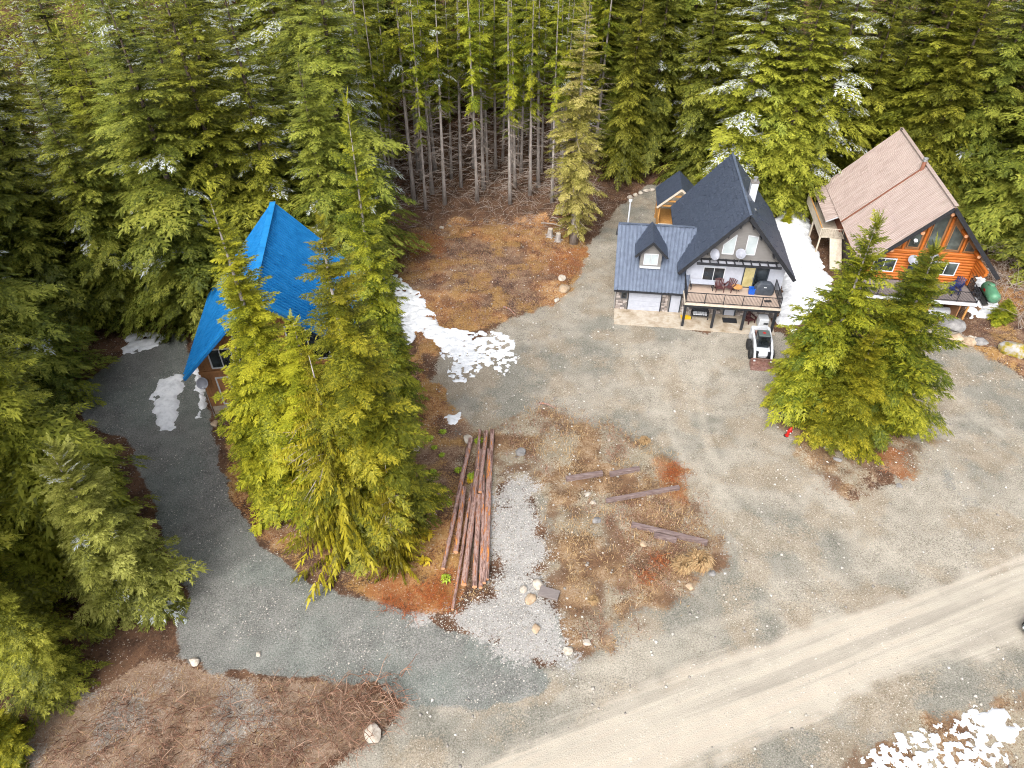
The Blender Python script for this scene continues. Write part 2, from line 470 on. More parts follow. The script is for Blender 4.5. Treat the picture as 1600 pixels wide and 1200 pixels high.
clear = np.maximum.reduce([wgt(Z_CLEAR, 1.0, 1.1), wgt(Z_RBANK, .8, .6)*.8, wgt(Z_HEATH, .5, .5)*.62])
white = wgt(Z_WHITE, .9, 1.2)
bank = wgt(Z_BANK, .5, .6)
corner = wgt(Z_CORNER, .9, .8)
rust = np.maximum.reduce([wgt(z, 1.2, 1.4) for z in Z_RUST])
rust = rust*(1-.85*teal)*(1-.7*white)
fld = np.stack([fbm(X, Y, .22, 71, 4), fbm(X, Y, .55, 73, 5), fbm(X, Y, .8, 79, 5), fbm(X, Y, 1.5, 83, 3)], 1)
zA = np.stack([yard, road, teal, white], 1)
zB = np.stack([np.maximum(scrub, corner), clear, bank, rust], 1)

def ground_material():
    m, N, L, P = newmat('ground_cover')
    tc = N.new('ShaderNodeTexCoord')
    def noise(sc, det=4, rough=.6, vec=None, dist=0):
        n = N.new('ShaderNodeTexNoise'); n.inputs['Scale'].default_value = sc; n.inputs['Detail'].default_value = det
        n.inputs['Roughness'].default_value = rough; n.inputs['Distortion'].default_value = dist
        L.new(vec or tc.outputs['Object'], n.inputs['Vector']); return n.outputs['Fac']
    def math_(op, a, b=None, clamp=False):
        n = N.new('ShaderNodeMath'); n.operation = op; n.use_clamp = clamp
        for i, v in enumerate((a, b)):
            if v is None: continue
            if isinstance(v, (int, float)): n.inputs[i].default_value = v
            else: L.new(v, n.inputs[i])
        return n.outputs[0]
    def mix(f, a, b, mode='MIX'):
        n = N.new('ShaderNodeMix'); n.data_type = 'RGBA'; n.blend_type = mode
        if isinstance(f, (int, float)): n.inputs[0].default_value = f
        else: L.new(f, n.inputs[0])
        for i, v in ((6, a), (7, b)):
            if isinstance(v, tuple): n.inputs[i].default_value = (*v, 1)
            else: L.new(v, n.inputs[i])
        return n.outputs[2]
    def rp(fac, cols, pos=None):
        r = ramp(N, cols, pos or [.28+.44*i/(len(cols)-1) for i in range(len(cols))]); L.new(fac, r.inputs[0]); return r.outputs[0]
    def speck(sc, thr, seed=0.0):
        """random isolated pebbles: voronoi cells whose random value passes a threshold, only near the cell centre"""
        v = N.new('ShaderNodeTexVoronoi'); v.inputs['Scale'].default_value = sc
        L.new(tc.outputs['Object'], v.inputs['Vector'])
        sx = N.new('ShaderNodeSeparateColor'); L.new(v.outputs['Color'], sx.inputs[0])
        a = math_('GREATER_THAN', sx.outputs[0], thr)
        b = math_('LESS_THAN', v.outputs['Distance'], .42)
        return math_('MULTIPLY', a, b), sx.outputs[1], v.outputs['Distance']
    aA = N.new('ShaderNodeAttribute'); aA.attribute_name = 'zone_gravel'
    aB = N.new('ShaderNodeAttribute'); aB.attribute_name = 'zone_cover'
    sA = N.new('ShaderNodeSeparateColor'); L.new(aA.outputs['Color'], sA.inputs[0])
    sB = N.new('ShaderNodeSeparateColor'); L.new(aB.outputs['Color'], sB.inputs[0])
    w_yard, w_road, w_teal, w_white = sA.outputs[0], sA.outputs[1], sA.outputs[2], aA.outputs['Alpha']
    w_scrub, w_clear, w_bank, w_rust = sB.outputs[0], sB.outputs[1], sB.outputs[2], aB.outputs['Alpha']
    aC = N.new('ShaderNodeAttribute'); aC.attribute_name = 'patches'
    sC = N.new('ShaderNodeSeparateColor'); L.new(aC.outputs['Color'], sC.inputs[0])
    big, n55, n80, mid = sC.outputs[0], sC.outputs[1], sC.outputs[2], aC.outputs['Alpha']
    fine, grit = noise(6, 4, .74), noise(13, 3, .85)
    fj = math_('MULTIPLY', math_('SUBTRACT', math_('ADD', math_('MULTIPLY', fine, .5), math_('MULTIPLY', grit, .5)), .5), 1.3)
    n55, n80, big = math_('ADD', n55, fj), math_('ADD', n80, fj), math_('ADD', big, math_('MULTIPLY', fj, .5))
    def edge(wt, k=.55, n=None):
        a = math_('ADD', wt, math_('MULTIPLY', math_('SUBTRACT', n or fine, .5), k*2))
        r = N.new('ShaderNodeMapRange'); r.interpolation_type = 'SMOOTHSTEP'
        r.inputs[1].default_value = .38; r.inputs[2].default_value = .62
        L.new(a, r.inputs[0]); return r.outputs[0]
    mm = math_('ADD', math_('MULTIPLY', mid, .25), math_('ADD', math_('MULTIPLY', fine, .4), math_('MULTIPLY', math_('SUBTRACT', math_('MULTIPLY', grit, 1.6), .3), .35)))
    gm = math_('ADD', math_('MULTIPLY', math_('SUBTRACT', math_('MULTIPLY', grit, 2.0), .5), .6), math_('ADD', math_('MULTIPLY', mid, .2), math_('MULTIPLY', fine, .2)))
    # forest duff
    col = rp(math_('ADD', math_('MULTIPLY', fine, .6), math_('MULTIPLY', mid, .4)), [(.045,.026,.017),(.09,.052,.034),(.16,.09,.055),(.07,.05,.03)])
    # yard gravel: grey-beige with blue-green and brown patches
    g1 = rp(gm, [(.125,.113,.093),(.26,.242,.205),(.39,.366,.318),(.48,.44,.38)])
    g1 = mix(rp(big, [(0,0,0),(.85,.85,.85)], [.47,.60]), g1, rp(gm, [(.10,.102,.088),(.205,.203,.178),(.32,.312,.28)]))
    g1 = mix(math_('MULTIPLY', rp(n55, [(0,0,0),(1,1,1)], [.50,.62]), .75), g1, rp(gm, [(.16,.13,.095),(.29,.245,.185),(.42,.37,.30)]))
    aT = N.new('ShaderNodeAttribute'); aT.attribute_name = 'tracks'
    g1 = mix(math_('MULTIPLY', aT.outputs['Fac'], .36), g1, rp(gm, [(.26,.245,.205),(.46,.43,.37),(.58,.54,.46)]))
    col = mix(edge(w_yard, .8), col, g1)
    # clearing: moss, heather, litter
    c1 = rp(mm, [(.055,.03,.025),(.16,.075,.042),(.33,.155,.06),(.46,.28,.125),(.54,.44,.31)], [.36,.44,.50,.57,.66])
    c1 = mix(rp(big, [(0,0,0),(.8,.8,.8)], [.46,.58]), c1, rp(mm, [(.045,.03,.028),(.13,.085,.068),(.27,.20,.155)], [.38,.5,.62]))
    c1 = mix(rp(n80, [(0,0,0),(.85,.85,.85)], [.52,.64]), c1, rp(fine, [(.16,.08,.03),(.32,.185,.065),(.42,.29,.13)]))
    col = mix(edge(w_clear, .9, mm), col, c1)
    # scrub island: straw over grit
    s1 = rp(mm, [(.07,.045,.032),(.18,.11,.062),(.29,.195,.115),(.40,.34,.27)], [.36,.46,.55,.66])
    s1 = mix(rp(n55, [(0,0,0),(.95,.95,.95)], [.46,.57]), s1, rp(gm, [(.16,.14,.10),(.30,.27,.21),(.40,.36,.28)]))
    s1 = mix(rp(n80, [(0,0,0),(.8,.8,.8)], [.55,.66]), s1, rp(fine, [(.08,.045,.03),(.17,.09,.05)]))
    col = mix(edge(w_scrub, 1.0, mm), col, s1)
    # brushy bank
    b1 = rp(mm, [(.09,.056,.038),(.19,.122,.083),(.31,.23,.17),(.42,.36,.31)])
    b1 = mix(rp(n55, [(0,0,0),(.9,.9,.9)], [.5,.64]), b1, rp(gm, [(.13,.12,.11),(.26,.245,.225),(.40,.38,.355)]))
    col = mix(edge(w_bank, .7), col, b1)
    # blue-grey crushed rock
    t1 = rp(gm, [(.09,.094,.09),(.19,.195,.188),(.32,.325,.315)])
    t1 = mix(math_('MULTIPLY', rp(big, [(0,0,0),(1,1,1)], [.46,.62]), .7), t1, rp(gm, [(.09,.108,.10),(.175,.20,.188),(.28,.30,.285)]))
    col = mix(edge(w_teal, .35), col, t1)
    # tan haul road with streaks along the travel direction
    mp = N.new('ShaderNodeMapping'); mp.inputs['Rotation'].default_value = (0, 0, -ROAD_ANG)
    L.new(tc.outputs['Object'], mp.inputs['Vector'])
    mp2 = N.new('ShaderNodeMapping'); mp2.inputs['Scale'].default_value = (.045, 1.35, 1)
    L.new(mp.outputs[0], mp2.inputs['Vector'])
    st = noise(1.0, 4, .6, mp2.outputs[0], .4)
    r1 = rp(st, [(.35,.325,.283),(.41,.382,.33),(.47,.44,.38),(.50,.447,.38),(.452,.425,.376)], [.34,.43,.5,.57,.66])
    r1 = mix(math_('MULTIPLY', grit, .38), r1, rp(mid, [(.29,.27,.235),(.44,.41,.355)]))
    road_w = math_('ADD', w_road, math_('MULTIPLY', math_('SUBTRACT', st, .5), 1.3))
    rr = N.new('ShaderNodeMapRange'); rr.interpolation_type = 'SMOOTHSTEP'; rr.inputs[1].default_value = .25; rr.inputs[2].default_value = .85
    L.new(road_w, rr.inputs[0])
    col = mix(rr.outputs[0], col, r1)
    # white crushed stone
    col = mix(edge(math_('MULTIPLY', w_white, .82), 1.1), col, rp(gm, [(.20,.197,.193),(.36,.357,.352),(.50,.495,.49)]))
    # rust-coloured bracken litter
    col = mix(math_('MULTIPLY', edge(w_rust, 1.0), .6), col, rp(mm, [(.14,.045,.014),(.28,.10,.03),(.36,.16,.06)]))
    # loose pebbles
    s_a, r_a, d_a = speck(8, .95)
    s_b, r_b, d_b = speck(13, .88)
    peb = math_('MAXIMUM', s_a, s_b)
    pm = N.new('ShaderNodeMapRange'); pm.inputs[1].default_value = .38; pm.inputs[2].default_value = .62; pm.inputs[3].default_value = .12; pm.inputs[4].default_value = .75
    L.new(n55, pm.inputs[0])
    col = mix(math_('MULTIPLY', peb, pm.outputs[0]), col, rp(r_a, [(.25,.23,.21),(.45,.42,.38),(.68,.65,.6)], [0,.5,1]))
    L.new(mix(1.0, col, (.86, .835, .80), 'MULTIPLY'), P.inputs['Base Color'])
    P.inputs['Roughness'].default_value = .95
    P.inputs['Specular IOR Level'].default_value = .15
    hgt = math_('ADD', math_('MULTIPLY', fine, .7), math_('MULTIPLY', grit, .4))
    b = N.new('ShaderNodeBump'); b.inputs['Strength'].default_value = .55; b.inputs['Distance'].default_value = .09
    L.new(grit, b.inputs['Height']); L.new(b.outputs[0], P.inputs['Normal'])
    return m
M['ground'] = ground_material()

nx, ny = len(AX), len(AY)
idx = np.arange(nx*ny).reshape(ny, nx)
Q = np.stack([idx[:-1,:-1], idx[:-1,1:], idx[1:,1:], idx[1:,:-1]], -1).reshape(-1, 4)
qc = lambda a: a[Q].mean(1)
zone = np.zeros(len(Q), int)
zone[qc(yard) > .5] = 1
zone[(qc(scrub) > .5) | (qc(clear) > .5) | (qc(bank) > .5) | (qc(corner) > .5)] = 0
zone[qc(teal) > .5] = 2
zone[qc(road) > .5] = 3
zone[qc(white) > .5] = 4
co = np.stack([X, Y, Zh], 1)
for k, nm in enumerate(('ground', 'gravel_yard', 'driveway', 'road', 'white_gravel')):
    q = Q[zone == k]
    u, inv = np.unique(q, return_inverse=True)
    o = np_mesh(nm, co[u], inv.reshape(q.shape), M['ground'], None, True, {'zone_gravel': zA[u], 'zone_cover': zB[u], 'patches': fld[u], 'tracks': np.stack([track[u]]*4, 1)})
    tag(o, {'ground': 'brown forest floor and dry scrub around the houses', 'gravel_yard': 'grey beige gravel yard in front of the grey chalet',
            'driveway': 'blue grey crushed rock driveway curving to the blue roofed cabin', 'road': 'wide tan gravel road with wheel tracks crossing the corner',
            'white_gravel': 'strip of white crushed stone beside the log pile'}[nm], None, None, 'structure')

# ------------------------------------------------------------------ snow lying on the ground
def snow_patch(poly, label, thick=.14, holes=0.0, res=.09, seed=1, hs_=1.6):
    poly = PX(*poly)
    xs = [p[0] for p in poly]; ys = [p[1] for p in poly]
    ax = np.arange(min(xs)-.8, max(xs)+.8, res); ay = np.arange(min(ys)-.8, max(ys)+.8, res)
    a, b = np.meshgrid(ax, ay); x, y = a.ravel(), b.ravel()
    d = sdf(poly, x, y) + (fbm(x, y, .9, seed, 5)-.5)*1.4 + (fbm(x, y, 3.1, seed+5, 4)-.5)*.35
    if holes:
        hd_ = holes + .08*(1-sstep(.1, 1.5, d))
        d = np.minimum(d, (fbm(x, y, hs_, seed+7, 4)*.7 + fbm(x, y, .35, seed+9, 3)*.3 - hd_) * 1.8)
    hh = np.clip(d*.55, -.1, 1); t = thick*np.tanh(hh/thick*1.2)
    z = height(x, y) + t + (fbm(x, y, 1.7, seed+3, 4)-.5)*.16*sstep(0, .5, d) + .012
    z = np.where(d < 0, height(x, y) - .05, z)
    n1, n0 = len(ax), len(ay)
    I = np.arange(n1*n0).reshape(n0, n1)
    q = np.stack([I[:-1,:-1], I[:-1,1:], I[1:,1:], I[1:,:-1]], -1).reshape(-1, 4)
    q = q[(d[q].max(1) > 0)]
    u, inv = np.unique(q, return_inverse=True)
    o = np_mesh('snow_patch', np.stack([x, y, z], 1)[u], inv.reshape(q.shape), M['snow'], None, True)
    return tag(o, label, None, None, 'stuff')
snow_patch([(244,592),(285,588),(288,600),(275,640),(268,672),(248,674),(243,640)], 'white strip of old snow lying along the driveway', .22, seed=2)
snow_patch([(192,545),(205,522),(240,518),(255,530),(232,548),(205,556)], 'lumpy snow patch at the forest edge beside the driveway', .2, .3, seed=3)
snow_patch([(302,575),(312,572),(322,610),(328,635),(308,652),(306,620)], 'thin snow bank against the wall of the blue roofed cabin', .3, seed=4)
snow_patch([(272,524),(288,522),(286,532),(274,532)], 'tiny snow scrap beside the blue roof corner', .1, seed=5)
snow_patch([(560,425),(618,430),(655,462),(690,512),(740,520),(700,552),(650,520),(640,545),(560,560)], 'long snow bank that slid off the blue roof', .3, .27, seed=6)
snow_patch([(688,545),(720,520),(770,515),(800,530),(806,565),(790,590),(760,575),(730,600),(705,595)], 'speckled melting snow patch at the edge of the yard', 0.10, .375, res=.06, seed=7, hs_=3.0)
snow_patch([(700,652),(720,645),(722,655),(706,660)], 'small leftover scrap of snow in the scrub', .1, seed=8)
snow_patch([(1205,345),(1222,330),(1252,332),(1262,345),(1268,380),(1285,410),(1300,440),(1290,470),(1240,520),(1215,500),(1220,440),(1210,400)], 'broad snow field between the grey chalet and the log house', .4, seed=9)
snow_patch([(1520,440),(1535,430),(1562,490),(1550,502),(1528,495)], 'snow under the green tank beside the log house', .25, seed=10)
snow_patch([(1515,482),(1524,480),(1526,492),(1518,497)], 'small snow heap by the log house deck corner', .2, seed=11)
snow_patch([(1340,1190),(1380,1160),(1450,1130),(1500,1118),(1545,1108),(1570,1105),(1575,1130),(1620,1125),(1620,1145),(1570,1160),(1570,1230),(1330,1230)], 'patchy melting snow on the far side of the road', .07, .44, res=.055, seed=12, hs_=4.2)
snow_patch([(1520,1125),(1555,1105),(1572,1105),(1572,1135),(1620,1126),(1620,1140),(1560,1155)], 'solid white snow ridge in the lower corner of the road', .18, seed=13)

# ================================================================== building helpers (local frame: u right, v away from the road, w up)
def V3(p): return Vector(p)
def corrugated(mb, r0, r1, e0, e1, pitch=.3, rib=.04, th=.06, ribw=.35):
    """ribbed sheet from ridge edge r0-r1 to eave edge e0-e1, ribs running down the slope"""
    r0, r1, e0, e1 = map(V3, (r0, r1, e0, e1))
    n = (r1-r0).cross(e0-r0).normalized()
    if n.z < 0: n = -n
    Ls = (r1-r0).length
    k = max(1, int(round(Ls/pitch)))
    prof = []
    for i in range(k):
        a = i/k
        for f, h in ((0, 0), (1-ribw, 0), (1-ribw*.78, rib), (1-ribw*.22, rib)):
            prof.append((a + f/k, h))
    prof.append((1, 0))
    Vv, F = [], []
    m = len(prof)
    for f, h in prof: Vv.append(r0.lerp(r1, f) + n*h)
    for f, h in prof: Vv.append(e0.lerp(e1, f) + n*h)
    Vv += [r0-n*th, r1-n*th, e0-n*th, e1-n*th]
    for i in range(m-1): F.append((i, i+1, m+i+1, m+i))
    F.append(tuple(list(range(m-1, -1, -1)) + [2*m, 2*m+1]))
    F.append(tuple(list(range(m, 2*m)) + [2*m+3, 2*m+2]))
    F += [(2*m, 2*m+2, 2*m+3, 2*m+1), (0, m, 2*m+2, 2*m), (m-1, 2*m+1, 2*m+3, 2*m-1)]
    mb.add(Vv, F)
def courses(mb, r0, r1, e0, e1, n_c, lift=.035, th=.05, tile=.0):
    """lapped shingle courses parallel to the eave"""
    r0, r1, e0, e1 = map(V3, (r0, r1, e0, e1))
    n = (r1-r0).cross(e0-r0).normalized()
    if n.z < 0: n = -n
    rg = random.Random(4)
    for i in range(n_c):
        a, b = i/n_c, (i+1.15)/n_c
        b = min(b, 1.0)
        A, B = e0.lerp(r0, a), e1.lerp(r1, a)
        C, D = e1.lerp(r1, b), e0.lerp(r0, b)
        if tile:
            L_ = (B-A).length; x = 0.0; off = rg.random()*tile
            cuts = [0]; x = off
            while x < L_:
                cuts.append(x); x += tile
            cuts.append(L_)
            for c0, c1 in zip(cuts[:-1], cuts[1:]):
                if c1-c0 < .05: continue
                l2 = lift*(1+rg.uniform(-.25, .35))
                f0, f1 = (c0+.008)/L_, (c1-.008)/L_
                mb.slab([A.lerp(B, f0)+n*l2, A.lerp(B, f1)+n*l2, D.lerp(C, f1)+n*.003, D.lerp(C, f0)+n*.003], th*.6)
        else:
            mb.slab([A+n*lift, B+n*lift, C+n*.003, D+n*.003], th)
def window(parent, v, u0, u1, w0, w1, frame_m, pane_m, mull=1, fw=.07, name='window', out=.06, label=None):
    f = MB()
    f.box(u0, u1, v-out, v+.01, w0, w0+fw); f.box(u0, u1, v-out, v+.01, w1-fw, w1)
    f.box(u0, u0+fw, v-out, v+.01, w0+fw, w1-fw); f.box(u1-fw, u1, v-out, v+.01, w0+fw, w1-fw)
    for i in range(1, mull+1):
        x = u0+(u1-u0)*i/(mull+1)
        f.box(x-fw*.35, x+fw*.35, v-out*.9, v+.01, w0+fw, w1-fw)
    fo = f.build(name, frame_m, parent, label=label)
    for i in range(mull+1):
        a = u0+(u1-u0)*i/(mull+1); b = u0+(u1-u0)*(i+1)/(mull+1)
        mm = pane_m[i] if isinstance(pane_m, (list, tuple)) else pane_m
        MB().box(a+fw*.5, b-fw*.5, v-out*.35, v+.008, w0+fw*.6, w1-fw*.6).build('pane', mm, fo)
    return fo
def railing(parent, a, b, h=1.0, post_every=1.5, m=None, balus=.115, ends=(True, True)):
    a, b = V3(a), V3(b)
    d = b-a; L_ = d.length; n = max(1, round(L_/post_every))
    top = MB().beam(a+V3((0,0,h)), b+V3((0,0,h)), .06, .05).build('top_rail', m, parent)
    MB().beam(a+V3((0,0,.1)), b+V3((0,0,.1)), .04, .04).build('bottom_rail', m, parent)
    for i in range(n+1):
        if (i == 0 and not ends[0]) or (i == n and not ends[1]): continue
        p = a.lerp(b, i/n)
        MB().beam(p+V3((0,0,-.12)), p+V3((0,0,h-.03)), .055, .055).build('rail_post', m, parent)
    bl = MB(); k = int(L_/balus)
    for i in range(1, k):
        p = a.lerp(b, i/k)
        bl.beam(p+V3((0,0,.1)), p+V3((0,0,h)), .016, .016)
    o = bl.build('balusters', m, parent); o['kind'] = 'stuff'
    return top
def deck_boards(parent, u0, u1, v0, v1, w, m, along='u', bw=.14, name='deck_board'):
    if along == 'u':
        k = int(round((v1-v0)/bw))
        for i in range(k):
            a = v0+(v1-v0)*i/k; b = v0+(v1-v0)*(i+1)/k
            dz = rnd.uniform(-.003, .003)
            MB().box(u0, u1, a+.006, b-.006, w-.04+dz, w+dz).build(name, m, parent)
    else:
        k = int(round((u1-u0)/bw))
        for i in range(k):
            a = u0+(u1-u0)*i/k; b = u0+(u1-u0)*(i+1)/k
            dz = rnd.uniform(-.003, .003)
            MB().box(a+.006, b-.006, v0, v1, w-.04+dz, w+dz).build(name, m, parent)
def veneer(parent, v, u0, u1, w0, w1, skip=(), seed=0):
    """field stones set in mortar on a wall facing the road"""
    rg = random.Random(seed); mb = MB(); z = w0
    while z < w1-.04:
        hh = min(rg.uniform(.12, .26), w1-z); x = u0
        while x < u1-.03:
            ww = min(rg.uniform(.16, .46), u1-x)
            a, b, c, d = x+.012, x+ww-.012, z+.012, z+hh-.012
            if not any(a < s[1] and b > s[0] and c < s[3] and d > s[2] for s in skip) and b-a > .04 and d-c > .04:
                o = rg.uniform(.02, .075); g = .02
                mb.add([(a,v,c),(b,v,c),(b,v,d),(a,v,d),(a+g,v-o,c+g),(b-g,v-o*rg.uniform(.7,1.2),c+g),(b-g,v-o,d-g),(a+g,v-o*rg.uniform(.7,1.2),d-g)],
                       [(4,5,6,7),(0,1,5,4),(1,2,6,5),(2,3,7,6),(3,0,4,7)])
            x += ww
        z += hh
    o = mb.build('stone_veneer', M['stone'], parent); o['kind'] = 'stuff'
    return o
def gable_pts(half, ridge, slope, w0, top=None):
    pts = [(-half, w0), (half, w0), (half, ridge-half*slope)]
    if top is None: pts.append((0, ridge))
    pts.append((-half, ridge-half*slope))
    return pts

# ================================================================== grey chalet with garage
ch = thing('chalet', 'dark grey steep roofed chalet with attached garage, dormer and front deck', 'house', world(H1, 0, 0), H1[2])
S1 = 5.58/4.81
foot = MB().box(-4.2, 4.2, .15, 12.2, -.1, 2.38).build('lower_wall', M['mortar'], ch)
veneer(foot, .149, -4.2, 4.2, 0, 2.34, [(-.55, .65, -.1, 2.1)], 1)
# upper storey: white up to the pergola, grey siding above
hw = 4.12
MB().prism([(-hw, 2.4), (hw, 2.4), (hw, 9.3-hw*S1), (3.72, 4.98), (-3.72, 4.98), (-hw, 9.3-hw*S1)], .95, 12.1).build('upper_wall', M['white_wall'], ch)
gw = MB().prism([(-3.70, 4.985), (3.70, 4.985), (0, 9.28)], .93, 12.1).build('gable_wall', M['grey_siding'], ch)
sid = MB(); z = 5.05
while z < 8.9:
    half = (9.28-z)/S1 - .12
    sid.add([(-half,.93,z),(half,.93,z),(half,.905,z),(-half,.905,z),(-half+.16,.928,z+.19),(half-.16,.928,z+.19)], [(3,2,5,4),(0,3,4),(1,5,2),(0,1,2,3)])
    z += .2
o = sid.build('siding_boards', M['grey_siding'], gw); o['kind'] = 'stuff'
# main roof, two planes of lapped metal shingle courses
F0, F1 = .26, 12.88
for s in (-1, 1):
    mb = MB()
    mb.slab([(0, F0, 9.58), (0, F1, 9.58), (s*4.81, F1, 4.0), (s*4.81, F0, 4.0)], .16)
    rp_ = mb.build('roof_plane', M['black_metal'], ch)
    mb = MB(); courses(mb, (0, F0-.03, 9.6), (0, F1+.03, 9.6), (s*4.86, F0-.03, 3.96), (s*4.86, F1+.03, 3.96), 22, .085, .05, 1.2)
    o = mb.build('shingle_courses', M['charcoal_shingle'], rp_); o['kind'] = 'stuff'
    MB().beam((0, F0-.07, 9.46), (s*4.86, F0-.07, 3.86), .06, .3, (0, 0, 1)).build('rake_fascia', M['black_metal'], ch)
    MB().beam((s*4.87, F0, 3.88), (s*4.87, F1, 3.88), .06, .2).build('gutter', M['black_metal'], ch)
    for t in (.12, .3, .62):
        u = s*4.4*t
        MB().beam((u, F0+.02, 9.3-abs(u)*S1-.25), (u, .95, 9.3-abs(u)*S1-.25), .12, .16).build('outrigger', M['black_metal'], ch)
MB().beam((0, F0-.05, 9.69), (0, F1+.04, 9.69), .2, .06).build('ridge_cap', M['blue_grey_metal'], ch)
MB().beam((-.75, .6, 8.35), (0, .6, 9.1), .12, .14).build('gable_brace', M['black_metal'], ch)
MB().beam((.75, .6, 8.35), (0, .6, 9.1), .12, .14).build('gable_brace', M['black_metal'], ch)
# gable windows
def poly_window(parent, pts, v, fm, pm, name='gable_window', t=.07):
    mb = MB(); n = len(pts)
    for i in range(n):
        a, b = pts[i], pts[(i+1) % n]
        mb.beam((a[0], v-.03, a[1]), (b[0], v-.03, b[1]), .08, t, (0, 0, 1) if abs(a[0]-b[0]) > abs(a[1]-b[1]) else (1, 0, 0))
    f = mb.build(name, fm, parent)
    MB().prism(pts, v-.02, v+.01).build('pane', pm, f)
    return f
poly_window(ch, [(-1.47, 5.7), (-.55, 5.7), (-.55, 7.5), (-1.47, 6.55)], .9, M['white_paint'], M['blind_glass'])
poly_window(ch, [(.4, 5.74), (1.2, 5.74), (1.2, 7.4), (.4, 7.5)], .9, M['white_paint'], M['blind_glass'])
# pergola shelf
pg = MB(); pg.beam((-3.5, .15, 5.02), (3.5, .15, 5.02), .14, .18)
pgo = pg.build('pergola_beam', M['black_metal'], ch)
MB().beam((-3.35, .9, 5.08), (3.35, .9, 5.08), .08, .16).build('pergola_ledger', M['black_metal'], pgo)
for i in range(10):
    u = -3.1+i*6.2/9
    MB().beam((u, .08, 5.14), (u, .93, 5.14), .08, .12).build('pergola_rafter', M['black_metal'], pgo)
# deck level openings
window(ch, .95, -2.72, -.86, 2.95, 4.32, M['white_paint'], [M['glass'], M['glass']], 1)
dr = MB()
dr.box(.68, .76, .87, .96, 2.5, 4.6); dr.box(1.62, 1.72, .87, .96, 2.5, 4.6); dr.box(2.72, 2.8, .87, .96, 2.5, 4.6); dr.box(.76, 2.72, .87, .96, 4.5, 4.6); dr.box(.76, 2.72, .87, .96, 2.5, 2.58)
dro = dr.build('patio_door', M['black_door'], ch)
MB().box(.76, 1.62, .91, .96, 2.58, 4.5).build('pane', M['warm_room'], dro)
MB().box(1.72, 2.72, .92, .96, 2.58, 4.5).build('pane', M['glass'], dro)
MB().box(1.50, 1.54, .82, .87, 3.3, 3.6).build('handle', M['galvanised'], dro)
# front deck
deck_boards(ch, -4.2, 3.6, -2.15, .94, 2.5, M['deck_wood'])
MB().box(-4.24, 3.64, -2.22, -2.16, 2.33, 2.51).build('deck_rim', M['pale_wood'], ch)
MB().box(-4.27, -4.205, -2.2, .9, 2.33, 2.51).build('deck_rim', M['pale_wood'], ch)
MB().box(3.605, 3.67, -2.2, .9, 2.33, 2.51).build('deck_rim', M['pale_wood'], ch)
MB().box(-4.25, 3.66, -2.17, -1.97, 2.08, 2.325).build('deck_beam', M['black_metal'], ch)
for i in range(14):
    u = -4.05+i*7.5/13
    MB().box(u-.03, u+.03, -1.965, .14, 2.22, 2.45).build('deck_joist', M['black_metal'], ch)
for u in (-4.12, -1.64, .88, 3.4):
    MB().box(u-.1, u+.1, -2.15, -1.95, -.05, 2.08).build('deck_post', M['black_metal'], ch)
railing(ch, (-4.18, -2.1, 2.5), (3.58, -2.1, 2.5), 1.0, 1.55, M['black_metal'])
railing(ch, (-4.18, -2.1, 2.5), (-4.18, .9, 2.5), 1.0, 1.5, M['black_metal'], ends=(False, True))
railing(ch, (3.58, -2.1, 2.5), (3.58, .9, 2.5), 1.0, 1.5, M['black_metal'], ends=(False, True))
# lower door under the deck
ld = MB(); ld.box(-.45, -.36, .02, .14, 0, 2.1); ld.box(.5, .6, .02, .14, 0, 2.1); ld.box(-.36, .5, .02, .14, 2.0, 2.1)
ldo = ld.build('lower_door', M['black_door'], ch, label='pale door with a dark frame under the deck')
MB().box(-.36, .5, .06, .14, 0.03, 2.0).build('door_leaf', M['white_wall'], ldo)
# garage
GS = (6.06-2.29)/5.02
gwl = MB().prism([(0.0, -.1), (8.6, -.1), (8.6, 2.6), (4.55, 5.85), (0.0, 2.4)], -9.95, -4.2, 'x').build('garage_wall', M['mortar'], ch)
veneer(gwl, -.001, -9.95, -4.25, 0, 2.42, [(-9.52, -9.02, 1.15, 2.05), (-8.86, -6.0, -.1, 2.05), (-5.26, -4.2, -.1, 2.08)], 2)
mb = MB(); corrugated(mb, (-10.2, 4.55, 6.06), (-3.3, 4.55, 6.06), (-10.2, -.47, 2.29), (-3.9, -.47, 2.29), .34, .10, .1, .24)
mb.build('garage_roof', M['blue_grey_metal'], ch)
mb = MB(); corrugated(mb, (-3.3, 4.55, 6.06), (-10.2, 4.55, 6.06), (-3.9, 9.2, 2.57), (-10.2, 9.2, 2.57), .34, .10, .1, .24)
mb.build('garage_roof', M['blue_grey_metal'], ch)
MB().beam((-10.22, 4.55, 6.13), (-3.5, 4.55, 6.13), .26, .05).build('garage_ridge_cap', M['blue_grey_metal'], ch)
MB().beam((-10.22, -.52, 2.2), (-4.35, -.52, 2.2), .1, .14).build('garage_gutter', M['black_metal'], ch)
MB().beam((-10.22, -.45, 2.2), (-10.22, 4.55, 5.97), .04, .2).build('garage_fascia', M['blue_grey_metal'], ch)
MB().tube([(-10.1, -.5, 2.1), (-10.05, -.1, 1.85), (-10.05, -.06, .1)], .045, 8).build('downspout', M['galvanised'], ch, True)
gd = MB(); gd.box(-8.92, -8.84, -.09, .02, 0, 2.06); gd.box(-6.03, -5.95, -.09, .02, 0, 2.06); gd.box(-8.84, -6.03, -.09, .02, 1.98, 2.06)
gdo = gd.build('garage_door', M['black_metal'], ch, label='white sectional garage door')
for i in range(4):
    MB().box(-8.84, -6.03, -.05, .01, .02+i*.49, .02+i*.49+.475).build('door_panel', M['white_wall'], gdo, bevel=.01)
window(ch, -.01, -9.5, -9.04, 1.18, 2.02, M['black_door'], M['glass'], 0, .06)
